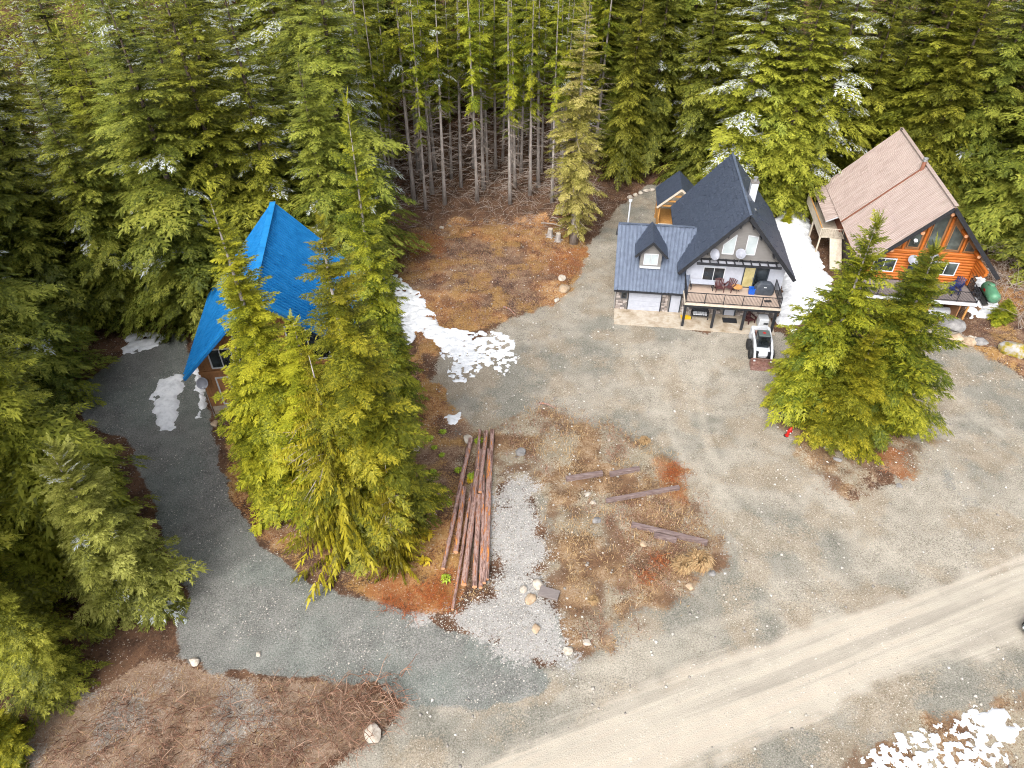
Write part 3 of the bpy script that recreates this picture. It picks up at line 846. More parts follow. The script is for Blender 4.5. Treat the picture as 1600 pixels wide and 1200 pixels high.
pd = MB(); pd.box(-5.24, -5.17, -.09, .02, 0, 2.05); pd.box(-4.34, -4.27, -.09, .02, 0, 2.05); pd.box(-5.17, -4.34, -.09, .02, 1.98, 2.05)
pdo = pd.build('side_door', M['black_door'], ch, label='white service door beside the garage door')
MB().box(-5.17, -4.34, -.05, .01, .05, 1.98).build('door_leaf', M['white_wall'], pdo)
MB().box(-5.3, -4.2, -.45, -.095, -.05, .1).build('door_step', M['concrete'], pdo)
# dormer
DU = -7.25
dw = MB().prism([(DU-.92, 3.3), (DU+.92, 3.3), (DU+.92, 5.2), (DU, 6.15), (DU-.92, 5.2)], 1.32, 4.3).build('dormer_wall', M['grey_siding'], ch)
window(ch, 1.32, DU-.62, DU+.62, 3.95, 5.02, M['white_paint'], M['blind_glass'], 1, .06, 'dormer_window')
MB().box(DU-.9, DU+.9, 1.12, 1.33, 3.66, 3.78).build('dormer_sill', M['white_paint'], ch)
for s in (-1, 1):
    mb = MB(); mb.slab([(DU, .98, 6.33), (DU, 4.75, 6.33), (DU+s*1.36, 3.5, 4.93), (DU+s*1.36, .98, 4.93)], .1)
    dp = mb.build('dormer_roof', M['black_metal'], ch)
    mb = MB(); courses(mb, (DU, .96, 6.345), (DU, 4.75, 6.345), (DU+s*1.38, .96, 4.92), (DU+s*1.38, 3.5, 4.92), 6, .04, .04, .8)
    o = mb.build('shingle_courses', M['charcoal_shingle'], dp); o['kind'] = 'stuff'
    MB().beam((DU, .94, 6.22), (DU+s*1.38, .94, 4.83), .05, .2).build('dormer_fascia', M['black_metal'], ch)
# chimney
cm = MB(); cm.box(.85, 1.45, 6.1, 6.7, 7.6, 9.75); cmo = cm.build('chimney', M['white_paint'], ch)
MB().box(.8, 1.5, 6.05, 6.75, 9.75, 9.85).build('chimney_cap', M['mortar'], cmo)
MB().lathe([(.13, 0), (.13, .3), (.2, .32), (.2, .36)], 12, (1.15, 6.4, 9.85)).build('chimney_flue', M['galvanised'], cmo)
MB().beam((1.1, 3.6, 8.45), (1.1, 3.9, 8.45), .12, .12).build('roof_vent', M['galvanised'], ch)
# white plastic flue standing behind the garage ridge
fl = MB(); fl.lathe([(.07, 0), (.07, 3.4), (.16, 3.45), (.16, 3.62), (.05, 3.66)], 10, (-9.3, 6.2, 4.0))
fl.build('vent_stack', M['white_paint'], ch)
# small gabled porch at the back with its landing and stair rail
po = MB()
for s in (-1, 1):
    mb = MB(); courses(mb, (-3.9, 14.3, 5.2), (-3.9, 18.8, 5.2), (-3.9+s*2.2, 14.3, 3.2), (-3.9+s*2.2, 18.8, 3.2), 8, .04, .07, 1.0)
    mb.build('porch_roof', M['charcoal_shingle'], ch)
    MB().beam((-3.9, 14.24, 5.12), (-3.9+s*2.22, 14.24, 3.1), .06, .2).build('porch_fascia', M['pale_wood'], ch)
    MB().beam((-3.9+s*1.9, 14.6, 0), (-3.9+s*1.9, 14.6, 3.4), .14, .14).build('porch_post', M['gold_wood'], ch)
    MB().beam((-3.9+s*1.9, 18.3, 0), (-3.9+s*1.9, 18.3, 3.4), .14, .14).build('porch_post', M['gold_wood'], ch)
for zz in (3.25, 3.75, 4.3):
    half = (5.1-zz)/.91
    MB().beam((-3.9-half, 14.5, zz), (-3.9+half, 14.5, zz), .1, .16).build('porch_tie', M['gold_wood'], ch)
MB().box(-5.9, -2.2, 12.95, 18.4, .9, 1.05).build('porch_floor', M['gold_wood'], ch)
for i in range(11):
    MB().box(-5.88, -5.82, 13.0+i*.42, 13.34+i*.42, 1.05, 1.95).build('porch_rail_board', M['gold_wood'], ch)
for i in range(9):
    MB().box(-5.8+i*.2, -5.65+i*.2, 12.96, 13.0, 1.05, 1.95).build('porch_rail_board', M['gold_wood'], ch)
MB().beam((-5.9, 12.97, 1.98), (-4.0, 12.97, 1.98), .1, .06).build('porch_rail_cap', M['pale_wood'], ch)
MB().beam((-4.0, 12.97, 1.98), (-4.6, 10.9, 1.0), .08, .06).build('stair_rail', M['pale_wood'], ch)
MB().beam((-4.0, 12.9, 0), (-4.0, 12.9, 1.98), .09, .09).build('stair_post', M['pale_wood'], ch)
for i in range(4):
    MB().box(-5.4, -4.1, 11.9+i*.26, 12.2+i*.26, .1+i*.22, .16+i*.22).build('stair_tread', M['gold_wood'], ch)

ap = MB().box(-10.0, -4.25, -2.4, 0.0, -.15, .05).build('garage_apron', M['concrete'], None)
ap.location = world(H1, 0, 0); ap.rotation_euler = (0, 0, H1[2]); tag(ap, 'stained tan concrete apron in front of the garage door', None, None, 'structure')
pt = MB().box(-4.22, 3.7, -2.5, .14, -.15, .06).build('patio', M['concrete'], None)
pt.location = ap.location; pt.rotation_euler = ap.rotation_euler; tag(pt, 'concrete patio under the front deck of the chalet', None, None, 'structure')

# ================================================================== orange log house
lh = thing('log_house', 'orange log house with a rose brown metal roof and glazed gable', 'house', world(H2, 0, 0), H2[2])
RH, EH, HALF, LEN = 9.73, 3.74, 5.64, 17.3
S2 = (RH-EH)/HALF
LU, RU = -4.75, 3.95
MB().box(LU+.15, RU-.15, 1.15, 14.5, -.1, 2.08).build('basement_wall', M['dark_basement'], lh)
core = MB().prism([(LU+.2, 2.1), (RU-.2, 2.1), (RU-.2, RH-.35-(RU-.2)*S2), (0, RH-.4), (LU+.2, RH-.35+(LU+.2)*S2)], 1.12, 14.2).build('inner_wall', M['brown_boards'], lh)
def log_piece(parent, a, b, r=.14, name='wall_log', ends=True):
    a, b = V3(a), V3(b)
    o = MB().tube([a, a.lerp(b, .5)+V3((0, 0, rnd.uniform(-.01, .01))), b], [r*rnd.uniform(.94, 1.04), r, r*rnd.uniform(.94, 1.04)], 10).build(name, M['log_orange'], parent, True)
    return o
opens = [(-4.35, -2.45, 2.85, 4.18), (-1.32, -.34, 2.1, 4.22), (.73, 2.66, 2.92, 4.22)]
zz = 2.24
while zz < 4.95:
    cuts = [(LU, RU)]
    for (a, b, c, d) in opens:
        if c-.05 < zz < d+.05:
            nc = []
            for (p, q) in cuts:
                if b <= p or a >= q: nc.append((p, q)); continue
                if a-p > .08: nc.append((p, a))
                if q-b > .08: nc.append((b, q))
            cuts = nc
    for (p, q) in cuts:
        lim = (RH-.3-zz)/S2
        p, q = max(p, -lim), min(q, lim)
        if q-p > .1: log_piece(lh, (p, 1.0, zz), (q, 1.0, zz))
    zz += .262
for k, zz in enumerate(np.arange(2.37, 4.9, .262)):
    ll = min(5.2, (RH-.25-zz)/S2)
    if zz < 4.25: log_piece(lh, (LU, .6, zz), (LU, 14.3, zz))
    fwd = .55 if zz < 3.5 else .55-1.9*min(1, (zz-3.5)/.8)
    log_piece(lh, (RU, fwd, zz), (RU, 14.3, zz))
# gable posts, plate and glazing
log_piece(lh, (-4.2, .98, 5.0), (4.1, .98, 5.0), .15, 'plate_log')
for u in (-2.35, -.86, .75, 2.38):
    log_piece(lh, (u, 1.02, 5.1), (u, 1.02, RH-.5-abs(u)*S2), .13, 'gable_post')
for (pts) in ([(-2.05,5.35),(-1.15,5.35),(-1.15,7.6),(-2.05,6.7)], [(-.6,5.35),(.45,5.35),(.45,8.35),(0,8.9),(-.6,8.2)], [(1.05,5.35),(2.1,5.35),(2.1,6.65),(1.05,7.75)], [(2.6,5.3),(3.6,5.3),(2.6,6.35)], [(-3.6,5.3),(-2.6,5.3),(-2.6,6.35)]):
    poly_window(lh, pts, 1.05, M['brown_boards'], M['pale_pane'])
for u, wv in ((0.1, 9.0), (1.84, 7.15), (3.56, 5.35), (-1.6, 7.15), (-3.5, 5.35)):
    b = log_piece(lh, (u, .12, wv), (u, 1.3, wv), .17, 'purlin_log')
    MB().lathe([(.155, -.01), (.155, .012)], 12).build('log_cut', M['log_end'], b)
    c = b.children[0]; c.location = (u, .115, wv); c.rotation_euler = (R(90), 0, 0)
for s in (-1, 1):
    mb = MB(); mb.slab([(0, 0, RH-.03), (0, LEN, RH-.03), (s*HALF, LEN, EH-.03), (s*HALF, 0, EH-.03)], .16)
    rp_ = mb.build('roof_deck', M['brown_boards'], lh)
    mid = .52
    A0, A1 = (s*HALF*mid, -.05, RH-(RH-EH)*mid+.05), (s*HALF*mid, LEN+.05, RH-(RH-EH)*mid+.05)
    mb = MB(); corrugated(mb, (0, -.05, RH+.06), (0, LEN+.05, RH+.06), A0, A1, .24, .03, .03, .3)
    mb.build('roof_sheet', M['rose_metal'], lh)
    B0, B1 = (s*HALF*(mid-.01), -.05, RH-(RH-EH)*(mid-.01)+.015), (s*HALF*(mid-.01), LEN+.05, RH-(RH-EH)*(mid-.01)+.015)
    mb = MB(); corrugated(mb, B0, B1, (s*(HALF+.08), -.05, EH-.07), (s*(HALF+.08), LEN+.05, EH-.07), .24, .03, .03, .3)
    mb.build('roof_sheet', M['rose_metal'], lh)
    MB().beam((0, -.1, RH-.14), (s*(HALF+.1), -.1, EH-.24), .07, .34).build('rake_fascia', M['black_metal'], lh)
MB().beam((0, -.08, RH+.14), (0, LEN+.08, RH+.14), .34, .05).build('ridge_cap', M['rose_metal'], lh)
nrm = V3((-(RH-EH), 0, HALF)).normalized()
a, b = V3((-.25, 8.2, RH-.25*S2)) + nrm*.1, V3((-HALF-.05, 8.2, EH-.04)) + nrm*.1
MB().beam(a, b, .22, .04, nrm).build('flashing_strip', M['rust_flashing'], lh)
cp = MB().lathe([(.17, -.4), (.17, .75), (.15, .78)], 14, (-.35, 8.2, RH-.3)); cpo = cp.build('stove_pipe', M['rust_flashing'], lh, True)
MB().lathe([(.2, 0), (.21, .12), (.16, .16), (.22, .2), (.22, .3), (.05, .36)], 14, (-.35, 8.2, RH+.45)).build('pipe_cap', M['galvanised'], cpo, True)
MB().box(-.16, -.02, LEN-.55, LEN-.2, RH+.0, RH+.2).build('roof_vent', M['black_metal'], lh)
# doors and windows of the deck level
window(lh, .93, -4.35, -2.45, 2.85, 4.18, M['white_paint'], [M['glass'], M['pale_pane']], 1, .09)
window(lh, .93, .73, 2.66, 2.92, 4.22, M['white_paint'], [M['glass'], M['pale_pane']], 1, .09)
dd = MB(); dd.box(-1.36, -1.28, .84, 1.0, 2.1, 4.2); dd.box(-.38, -.3, .84, 1.0, 2.1, 4.2); dd.box(-1.28, -.38, .84, 1.0, 4.12, 4.2)
ddo = dd.build('front_door', M['black_door'], lh); MB().box(-1.28, -.38, .88, 1.0, 2.12, 4.12).build('door_leaf', M['black_door'], ddo)
MB().box(-1.22, -1.17, .82, .88, 3.05, 3.25).build('handle', M['galvanised'], ddo)
# deck
deck_boards(lh, -5.85, 4.0, -2.05, .86, 2.1, M['grey_wood'])
MB().box(-5.9, 4.05, -2.13, -2.06, 1.82, 2.11).build('deck_rim', M['white_paint'], lh)
MB().box(4.01, 4.06, -2.05, .85, 1.84, 2.11).build('deck_rim', M['white_paint'], lh)
railing(lh, (-5.82, -2.0, 2.1), (3.96, -2.0, 2.1), 1.0, 1.65, M['black_metal'])
railing(lh, (3.96, -2.0, 2.1), (3.96, .5, 2.1), 1.0, 1.4, M['black_metal'], ends=(False, True))
for u, m_ in ((3.5, M['gold_wood']), (0.4, M['gold_wood']), (-2.95, M['yellow_paint']), (-5.6, M['gold_wood'])):
    MB().beam((u, -1.9, -.1), (u, -1.9, 1.84), .14, .14).build('deck_post', m_, lh)
MB().box(2.9, 3.0, -1.8, 1.1, -.1, 1.84).build('side_screen', M['brown_boards'], lh)
# low lean-to roof and side stair landing on the far side
mb = MB(); corrugated(mb, (-5.3, 9.8, 3.65), (-5.3, 17.0, 3.65), (-6.9, 9.0, 3.3), (-6.9, 17.0, 3.3), .4, .02, .08, .2)
mb.build('lean_to_roof', M['rose_metal'], lh)
MB().beam((-6.92, 9.0, 3.28), (-5.3, 9.8, 3.63), .05, .12).build('lean_to_fascia', M['white_paint'], lh)
MB().box(-5.2, -4.9, 9.6, 14.5, 2.0, 3.5).build('lean_to_wall', M['rust_flashing'], lh)
deck_boards(lh, -7.3, -4.95, 8.2, 16.2, 2.0, M['pale_wood'], 'u', .3, 'landing_board')
for i in range(18):
    MB().box(-7.34, -7.28, 8.25+i*.44, 8.62+i*.44, 2.02, 2.98).build('landing_board_rail', M['pale_wood'], lh)
MB().beam((-7.31, 8.2, 3.02), (-7.31, 16.2, 3.02), .1, .06).build('landing_rail_cap', M['gold_wood'], lh)
railing(lh, (-7.3, 8.2, 2.0), (-5.2, 8.2, 2.0), .95, 1.1, M['pale_wood'], .16)
for v in (8.3, 12, 16): MB().beam((-7.2, v, -.1), (-7.2, v, 2.0), .14, .14).build('landing_post', M['pale_wood'], lh)
MB().slab([(-6.3, 8.15, 1.98), (-5.2, 8.15, 1.98), (-5.2, 5.4, .15), (-6.3, 5.4, .15)], .12).build('stair_flight', M['pale_wood'], lh)

# ================================================================== blue-roofed cabin
cb = thing('cabin', 'brown board cabin with a steep bright blue metal roof behind tall firs', 'house', world(H3, 0, 0), H3[2])
RH3, EH3, HF3, LN3 = 12.19, 4.77, 6.47, 10.2
S3 = (RH3-EH3)/HF3
MB().box(-5.85, 5.85, 1.12, 9.6, -.15, .78).build('foundation', M['concrete'], cb)
MB().prism([(-5.8, .8), (5.8, .8), (5.8, RH3-.45-5.8*S3), (0, RH3-.45), (-5.8, RH3-.45-5.8*S3)], 1.16, 9.5).build('wall', M['brown_boards'], cb)
i = 0
u = -5.9
while u < 5.85:
    top = RH3-.4-abs(u+.1)*S3
    MB().box(u+.006, u+.194, 1.08+rnd.uniform(0, .012), 1.15, .8, top).build('wall_board', M['brown_boards'], cb)
    u += .2
MB().box(-5.95, 5.95, .98, 1.075, 3.92, 4.12).build('belt_board', M['brown_boards'], cb)
window(cb, 1.07, -4.95, -3.3, 4.3, 6.0, M['white_paint'], M['glass'], 1, .1)
window(cb, 1.07, -3.0, -1.2, 4.3, 7.4, M['white_paint'], M['glass'], 1, .1)
window(cb, 1.07, .6, 3.4, 4.3, 7.4, M['white_paint'], M['glass'], 1, .1)
window(cb, 1.07, -4.98, -4.0, .95, 3.5, M['white_paint'], M['brown_boards'], 0, .1, 'side_door')
window(cb, 1.07, -3.0, .5, .95, 3.4, M['white_paint'], M['glass'], 2, .1)
for s in (-1, 1):
    mb = MB(); mb.slab([(0, -2.55, RH3-.04), (0, LN3, RH3-.04), (s*HF3, LN3, EH3-.04), (s*HF3, 0, EH3-.04)], .14)
    mb.build('roof_deck', M['brown_boards'], cb)
    mb = MB(); corrugated(mb, (0, -2.62, RH3+.03), (0, LN3+.06, RH3+.03), (s*(HF3+.08), -.06, EH3-.06), (s*(HF3+.08), LN3+.06, EH3-.06), .34, .12, .03, .24)
    mb.build('roof_sheet', M['blue_metal'], cb)
    MB().beam((0, -2.66, RH3-.15), (s*(HF3+.1), -.1, EH3-.27), .08, .30).build('rake_fascia', M['blue_metal'], cb)
    MB().beam((0, -2.75, RH3-.18), (s*(HF3+.1), -.19, EH3-.3), .06, .16).build('rake_trim', M['blue_trim'], cb)
MB().beam((0, -2.7, RH3+.1), (0, LN3+.1, RH3+.1), .42, .05).build('ridge_cap', M['blue_metal'], cb)

# ================================================================== conifers
def leaf_material(name, lo, mid, hi, snow=False, trans=.30):
    m, N, L, P = newmat(name)
    at = N.new('ShaderNodeAttribute'); at.attribute_name = 'tint'
    sp = N.new('ShaderNodeSeparateColor'); L.new(at.outputs['Color'], sp.inputs[0])
    oi = N.new('ShaderNodeObjectInfo')
    def mth(op, a, b):
        n = N.new('ShaderNodeMath'); n.operation = op
        for i, v in enumerate((a, b)):
            if isinstance(v, (int, float)): n.inputs[i].default_value = v
            else: L.new(v, n.inputs[i])
        return n.outputs[0]
    f = mth('ADD', mth('MULTIPLY', sp.outputs[0], .5), mth('MULTIPLY', sp.outputs[1], .5))
    f = mth('ADD', f, mth('MULTIPLY', mth('SUBTRACT', oi.outputs['Random'], .5), .22))
    rp = ramp(N, [lo, mid, hi], [.22, .5, .8]); L.new(f, rp.inputs[0])
    col = rp.outputs[0]
    hsv = N.new('ShaderNodeHueSaturation'); L.new(col, hsv.inputs['Color'])
    L.new(mth('ADD', .49, mth('MULTIPLY', oi.outputs['Random'], .02)), hsv.inputs['Hue'])
    L.new(mth('ADD', .88, mth('MULTIPLY', oi.outputs['Random'], .22)), hsv.inputs['Value'])
    col = hsv.outputs[0]
    mx = N.new('ShaderNodeMix'); mx.data_type = 'RGBA'
    L.new(sp.outputs[2], mx.inputs[0]); L.new(col, mx.inputs[6]); mx.inputs[7].default_value = (.62, .66, .70, 1)
    L.new(mx.outputs[2], P.inputs['Base Color'])
    P.inputs['Roughness'].default_value = .55
    P.inputs['Specular IOR Level'].default_value = .25
    tr = N.new('ShaderNodeBsdfTranslucent'); L.new(mx.outputs[2], tr.inputs['Color'])
    ms = N.new('ShaderNodeMixShader'); ms.inputs[0].default_value = trans
    L.new(P.outputs[0], ms.inputs[1]); L.new(tr.outputs[0], ms.inputs[2])
    L.new(ms.outputs[0], N['Material Output'].inputs['Surface'])
    return m
LM = {
 'gold': leaf_material('needles_gold_green', (.09,.105,.008), (.235,.24,.016), (.43,.395,.03)),
 'green': leaf_material('needles_green', (.07,.10,.010), (.195,.22,.016), (.38,.38,.03)),
 'olive': leaf_material('needles_olive', (.078,.09,.011), (.198,.212,.021), (.36,.355,.045)),
 'dark': leaf_material('needles_dark', (.068,.086,.013), (.172,.197,.026), (.31,.32,.05)),
 'tan': leaf_material('needles_tan', (.12,.11,.02), (.28,.25,.055), (.45,.38,.13)),
 'grey': leaf_material('needles_grey_green', (.09,.096,.018), (.21,.213,.035), (.36,.35,.085)),
 'weep': leaf_material('needles_weeping', (.10,.09,.006), (.23,.205,.010), (.38,.32,.02)),
}

def frond(seed, K=9, Mn=3, wid=.42, hang=0.0, width=.42):
    """one flat spray of needles, unit length along +x: (n,3,3) leaflet triangles"""
    rg = np.random.RandomState(seed)
    tris = []
    def leaf(p, d, ln, wd, dz):
        d = d/np.linalg.norm(d); s = np.array([-d[1], d[0], 0]); nrm = np.linalg.norm(s)
        s = s/nrm if nrm > 1e-6 else np.array([1., 0, 0])
        s = s*math.cos(rg.uniform(-.6, .6)) + np.array([0, 0, 1])*rg.uniform(-.5, .5)
        q = p + d*ln*.12
        tris.append([q + s*wd*.5, q - s*wd*.5, p + d*ln + np.array([0, 0, dz])])
    for i in range(K):
        t = (i+.55)/K + rg.uniform(-.03, .03)
        for sd in (-1, 1):
            l = wid*((1-t)**.7*(.45+.55*min(1, t*3.5))+.09)*rg.uniform(.65, 1.22)
            ang = math.radians(60-18*t+rg.uniform(-12, 12))
            d = np.array([math.cos(ang), sd*math.sin(ang), -hang*rg.uniform(.7, 1.3)-rg.uniform(-.05, .18)])
            if hang > 1: d[:2] *= .45
            d = d/np.linalg.norm(d)
            p0 = np.array([t, 0, rg.uniform(-.012, .012)])
            for j in range(Mn):
                s = (j+.1)/Mn*l
                pp = p0 + d*s - np.array([0, 0, .25*s*s/wid])
                for side in (-1, 1):
                    a2 = side*math.radians(rg.uniform(26, 52))
                    c, q = math.cos(a2), math.sin(a2)
                    dd = np.array([d[0]*c-d[1]*q, d[0]*q+d[1]*c, d[2]])
                    ll = l*(.36-.17*j/Mn)*rg.uniform(.65, 1.25)+.01
                    leaf(pp, dd, ll, ll*width, -rg.uniform(.0, .15)*ll)
            leaf(p0+d*l*.7-np.array([0, 0, .12*l]), d, l*.36, l*.12, -.08*l)
    for k in range(5):
        leaf(np.array([.80+.04*k, 0, 0]), np.array([1., (k % 3-1)*.55, -.1]), .13, .045, -.02)
    return np.array(tris)

def crown(name, seed, Ht, Rad, base, mat, prof='cone', whorl=.42, per=6, droop=.22, rise=(-8, 30), K=9, Mn=3, wid=.42, hang=0.0, snow=0.0, gap=0.0, width=.44, jitter=.25, gappy=None):
    rg = np.random.RandomState(seed)
    tmpl = [frond(seed*13+i, K, Mn, wid, hang, width) for i in range(5)]
    br = []
    z = base*Ht
    k = 0
    lob = rg.uniform(0, 6.28, 3)
    while z < Ht*.985:
        f = max(0.0, (z/Ht-base)/(1-base))
        if prof == 'cone': r = (1-f)**.80*(.55+.45*min(1, f*6+.35))
        elif prof == 'full': r = (1-f)**.62*(.62+.38*min(1, f*5+.2))
        elif prof == 'column': r = (1-f)**.55*(.35+.65*min(1, f*2.2+.15))
        elif prof == 'round': r = max(.06, (1-f**1.7))*(.5+.5*min(1, f*4))
        n = max(3, int(round(per*(1 if f < .8 else .8))))
        for i in range(n):
            if rg.rand() < gap: continue
            az = k*2.4 + i*2*math.pi/n + rg.uniform(-.35, .35)
            lobe = 1+.16*math.sin(az*2+lob[0]+z*.35)+.12*math.sin(az*3+lob[1]-z*.6)
            Lb = max(.28, Rad*r*lobe*rg.uniform(1-jitter*1.4, 1+jitter*.8))
            el = math.radians(rise[0]+(rise[1]-rise[0])*f**1.3 + rg.uniform(-11, 11))
            br.append((z+rg.uniform(-.34, .34), az, Lb, el, droop*rg.uniform(.6, 1.4)*(1-.5*f), rg.rand(), rg.randint(5), f))
        z += whorl*rg.uniform(.75, 1.25)*(1 if f < .75 else .7); k += 1
    # leader
    for i in range(7):
        br.append((Ht*(.955+.006*i), i*2.4, .55-.05*i, math.radians(50+4*i), .1, rg.rand(), rg.randint(5), 1.0))
    Vs, Ts = [], []
    for ti in range(5):
        bb = [b for b in br if b[6] == ti]
        if not bb: continue
        A = np.array([b[:6]+(b[7],) for b in bb])
        q = tmpl[ti].reshape(-1, 3)
        nq = len(tmpl[ti])
        x = q[None, :, 0]*A[:, 2, None]; y = q[None, :, 1]*A[:, 2, None]; zz = q[None, :, 2]*A[:, 2, None]
        wig = 1+.10*rg.randn(len(bb), 1)
        y = y*wig
        zz = zz + x*np.tan(A[:, 3, None]) - A[:, 4, None]*x*x/np.maximum(A[:, 2, None], .3)
        ca, sa = np.cos(A[:, 1, None]), np.sin(A[:, 1, None])
        P_ = np.stack([x*ca-y*sa, x*sa+y*ca, zz+A[:, 0, None]], -1)
        Vs.append(P_.reshape(-1, 3))
        lr = np.repeat(rg.rand(len(bb), nq), 3, axis=1)
        brn = np.repeat(A[:, 5, None], nq*3, 1)
        tipx = np.repeat(tmpl[ti][:, :, 0].mean(1)[None, :], len(bb), 0)
        sn = np.zeros((len(bb), nq))
        if snow:
            on = rg.rand(len(bb), 1) < snow*(.35+.9*A[:, 6, None])
            sn = (on & (rg.rand(len(bb), nq) < .5) & (tipx > .25)).astype(float)*rg.uniform(.55, 1, (len(bb), nq))
        sn = np.repeat(sn, 3, axis=1)
        Ts.append(np.stack([brn, lr, sn, np.ones_like(sn)], -1).reshape(-1, 4))
    Vv = np.concatenate(Vs); Tt = np.concatenate(Ts)
    F = np.arange(len(Vv)).reshape(-1, 3)
    return np_mesh(name, Vv, F, LM[mat], 'mesh', False, {'tint': Tt})

def trunk_mesh(name, seed, Ht, r0, mat, bend=.25):
    rg = random.Random(seed)
    n = 9
    pts, rad = [], []
    ph = rg.uniform(0, 6.28)
    for i in range(n+1):
        f = i/n
        pts.append((bend*math.sin(f*3+ph)*f*.6, bend*math.cos(f*2.3+ph)*f*.6, Ht*.97*f-.35*(i == 0)))
        rad.append(r0*((1-f)**.9*.94+.05)*(1.35 if i == 0 else 1))
    mb = MB().tube(pts, rad, 9)
    me = mb.mesh(name, False); me.materials.append(mat)
    me.polygons.foreach_set('use_smooth', [True]*len(me.polygons))
    return me
def deadwood_mesh(name, seed, Ht, z0, z1, n, ln, mat):
    rg = random.Random(seed); mb = MB()
    for i in range(n):
        z = Ht*rg.uniform(z0, z1); az = rg.uniform(0, 6.28); l = ln*rg.uniform(.5, 1.2); dz = rg.uniform(-.5, .1)*l
        a = V3((0, 0, z)); b = V3((math.cos(az)*l*.5, math.sin(az)*l*.5, z+dz*.3)); c = V3((math.cos(az+.15)*l, math.sin(az+.15)*l, z+dz))
        mb.tube([a, b, c], [.028, .02, .006], 4, False)
        for k in range(2):
            f = rg.uniform(.4, .9); p = a.lerp(c, f); az2 = az+rg.choice((-1, 1))*rg.uniform(.5, 1)
            mb.tube([p, p+V3((math.cos(az2), math.sin(az2), -.25))*l*.35], [.012, .004], 3, False)
    me = mb.mesh(name, False); me.materials.append(mat)
    return me
PROTO = {}
def proto(key, Ht, r0, bark, crown_kw, dead=None, seed=1):
    PROTO[key] = (Ht, trunk_mesh('trunk_'+key, seed, Ht, r0, bark),
                  crown('crown_'+key, seed, Ht, **crown_kw),
                  deadwood_mesh('dead_'+key, seed, Ht, *dead, M['dead_twig']) if dead else None)
HK = dict(K=13, Mn=7)
BK = dict(K=11, Mn=5, width=.50)
proto('gold', 22, .26, M['bark_grey'], dict(Rad=3.3, base=.05, mat='gold', prof='cone', whorl=.42, per=6, droop=.20, rise=(-6, 34), **HK), seed=11)
proto('gold_slim', 22, .25, M['bark_grey'], dict(Rad=2.9, base=.04, mat='gold', prof='full', whorl=.44, per=6, droop=.22, rise=(-8, 30), gap=.1, **HK), seed=12)
proto('green', 22, .27, M['bark_grey'], dict(Rad=3.5, base=.05, mat='green', prof='full', whorl=.46, per=6, droop=.24, rise=(-8, 32), **HK), seed=13)
proto('weep', 12, .17, M['bark_grey'], dict(Rad=3.2, base=.03, mat='weep', prof='cone', whorl=.34, per=6, droop=.34, rise=(4, 30), K=16, Mn=6, wid=.32, hang=1.05, width=.42, gap=.06), (.1, .7, 26, 1.6), seed=14)
proto('olive_full', 22, .28, M['bark_dark'], dict(Rad=3.5, base=.06, mat='olive', prof='full', whorl=.46, per=6, droop=.26, rise=(-10, 28), **BK), seed=15)
proto('olive_snow', 23, .28, M['bark_dark'], dict(Rad=3.2, base=.10, mat='olive', prof='full', whorl=.48, per=6, droop=.26, rise=(-10, 28), snow=.46, **BK), seed=16)
proto('dark_full', 22, .28, M['bark_dark'], dict(Rad=3.7, base=.05, mat='dark', prof='full', whorl=.48, per=6, droop=.30, rise=(-12, 22), snow=.04, **BK), seed=17)
proto('dark_snow', 23, .28, M['bark_dark'], dict(Rad=3.1, base=.10, mat='dark', prof='full', whorl=.50, per=6, droop=.30, rise=(-12, 22), snow=.46, **BK), seed=18)
proto('tall_bare', 24, .21, M['bark_grey'], dict(Rad=2.5, base=.45, mat='green', prof='column', whorl=.52, per=5, droop=.25, rise=(-12, 25), gap=.22, snow=.08, **BK), (.04, .55, 70, 1.6), seed=19)
proto('tall_thin', 24, .18, M['bark_grey'], dict(Rad=2.2, base=.33, mat='green', prof='column', whorl=.60, per=5, droop=.22, rise=(-12, 25), gap=.34, snow=.10, **BK), (.03, .40, 60, 1.6), seed=20)
proto('tan', 24, .30, M['bark_grey'], dict(Rad=2.9, base=.08, mat='tan', prof='column', whorl=.46, per=5, droop=.28, rise=(-14, 22), gap=.12, snow=.04, **BK), (.05, .6, 50, 2.2), seed=21)
proto('broad', 14, .24, M['bark_grey'], dict(Rad=3.9, base=.04, mat='green', prof='full', whorl=.38, per=7, droop=.22, rise=(-6, 36), **HK), seed=22)
proto('broad_gold', 14, .24, M['bark_grey'], dict(Rad=3.4, base=.04, mat='gold', prof='full', whorl=.40, per=7, droop=.22, rise=(-6, 36), **HK), seed=23)
proto('grey_round', 12, .24, M['bark_grey'], dict(Rad=3.5, base=.05, mat='grey', prof='full', whorl=.34, per=7, droop=.20, rise=(-5, 45), snow=.07, **HK), seed=24)

TREES = []
def tree(key, x, y, ht, label, group=None, wide=1.0, rz=None, name=None, cat='tree'):
    Ht, tm, cmh, dm = PROTO[key]
    root = thing(name or 'conifer', label, cat, (x, y, hz(x, y)-.05), rz if rz is not None else rnd.uniform(0, 6.28), group)
    s = ht/Ht
    root.scale = (s*wide, s*wide, s)
    root.rotation_euler[0] = rnd.gauss(0, .016); root.rotation_euler[1] = rnd.gauss(0, .016)
    link(bpy.data.objects.new('trunk', tm), root)
    link(bpy.data.objects.new('crown', cmh), root)
    if dm: link(bpy.data.objects.new('dead_branches', dm), root)['kind'] = 'stuff'
    TREES.append((x, y, 3.0*wide*s))
    return root
def tree_px(key, bx, by, top, label, **kw):
    """base at photo pixel (bx, by) on the ground; top row in the photo gives its height"""
    x, y = G(bx, by)
    return tree(key, x, y, H_of(y, top), label, **kw)

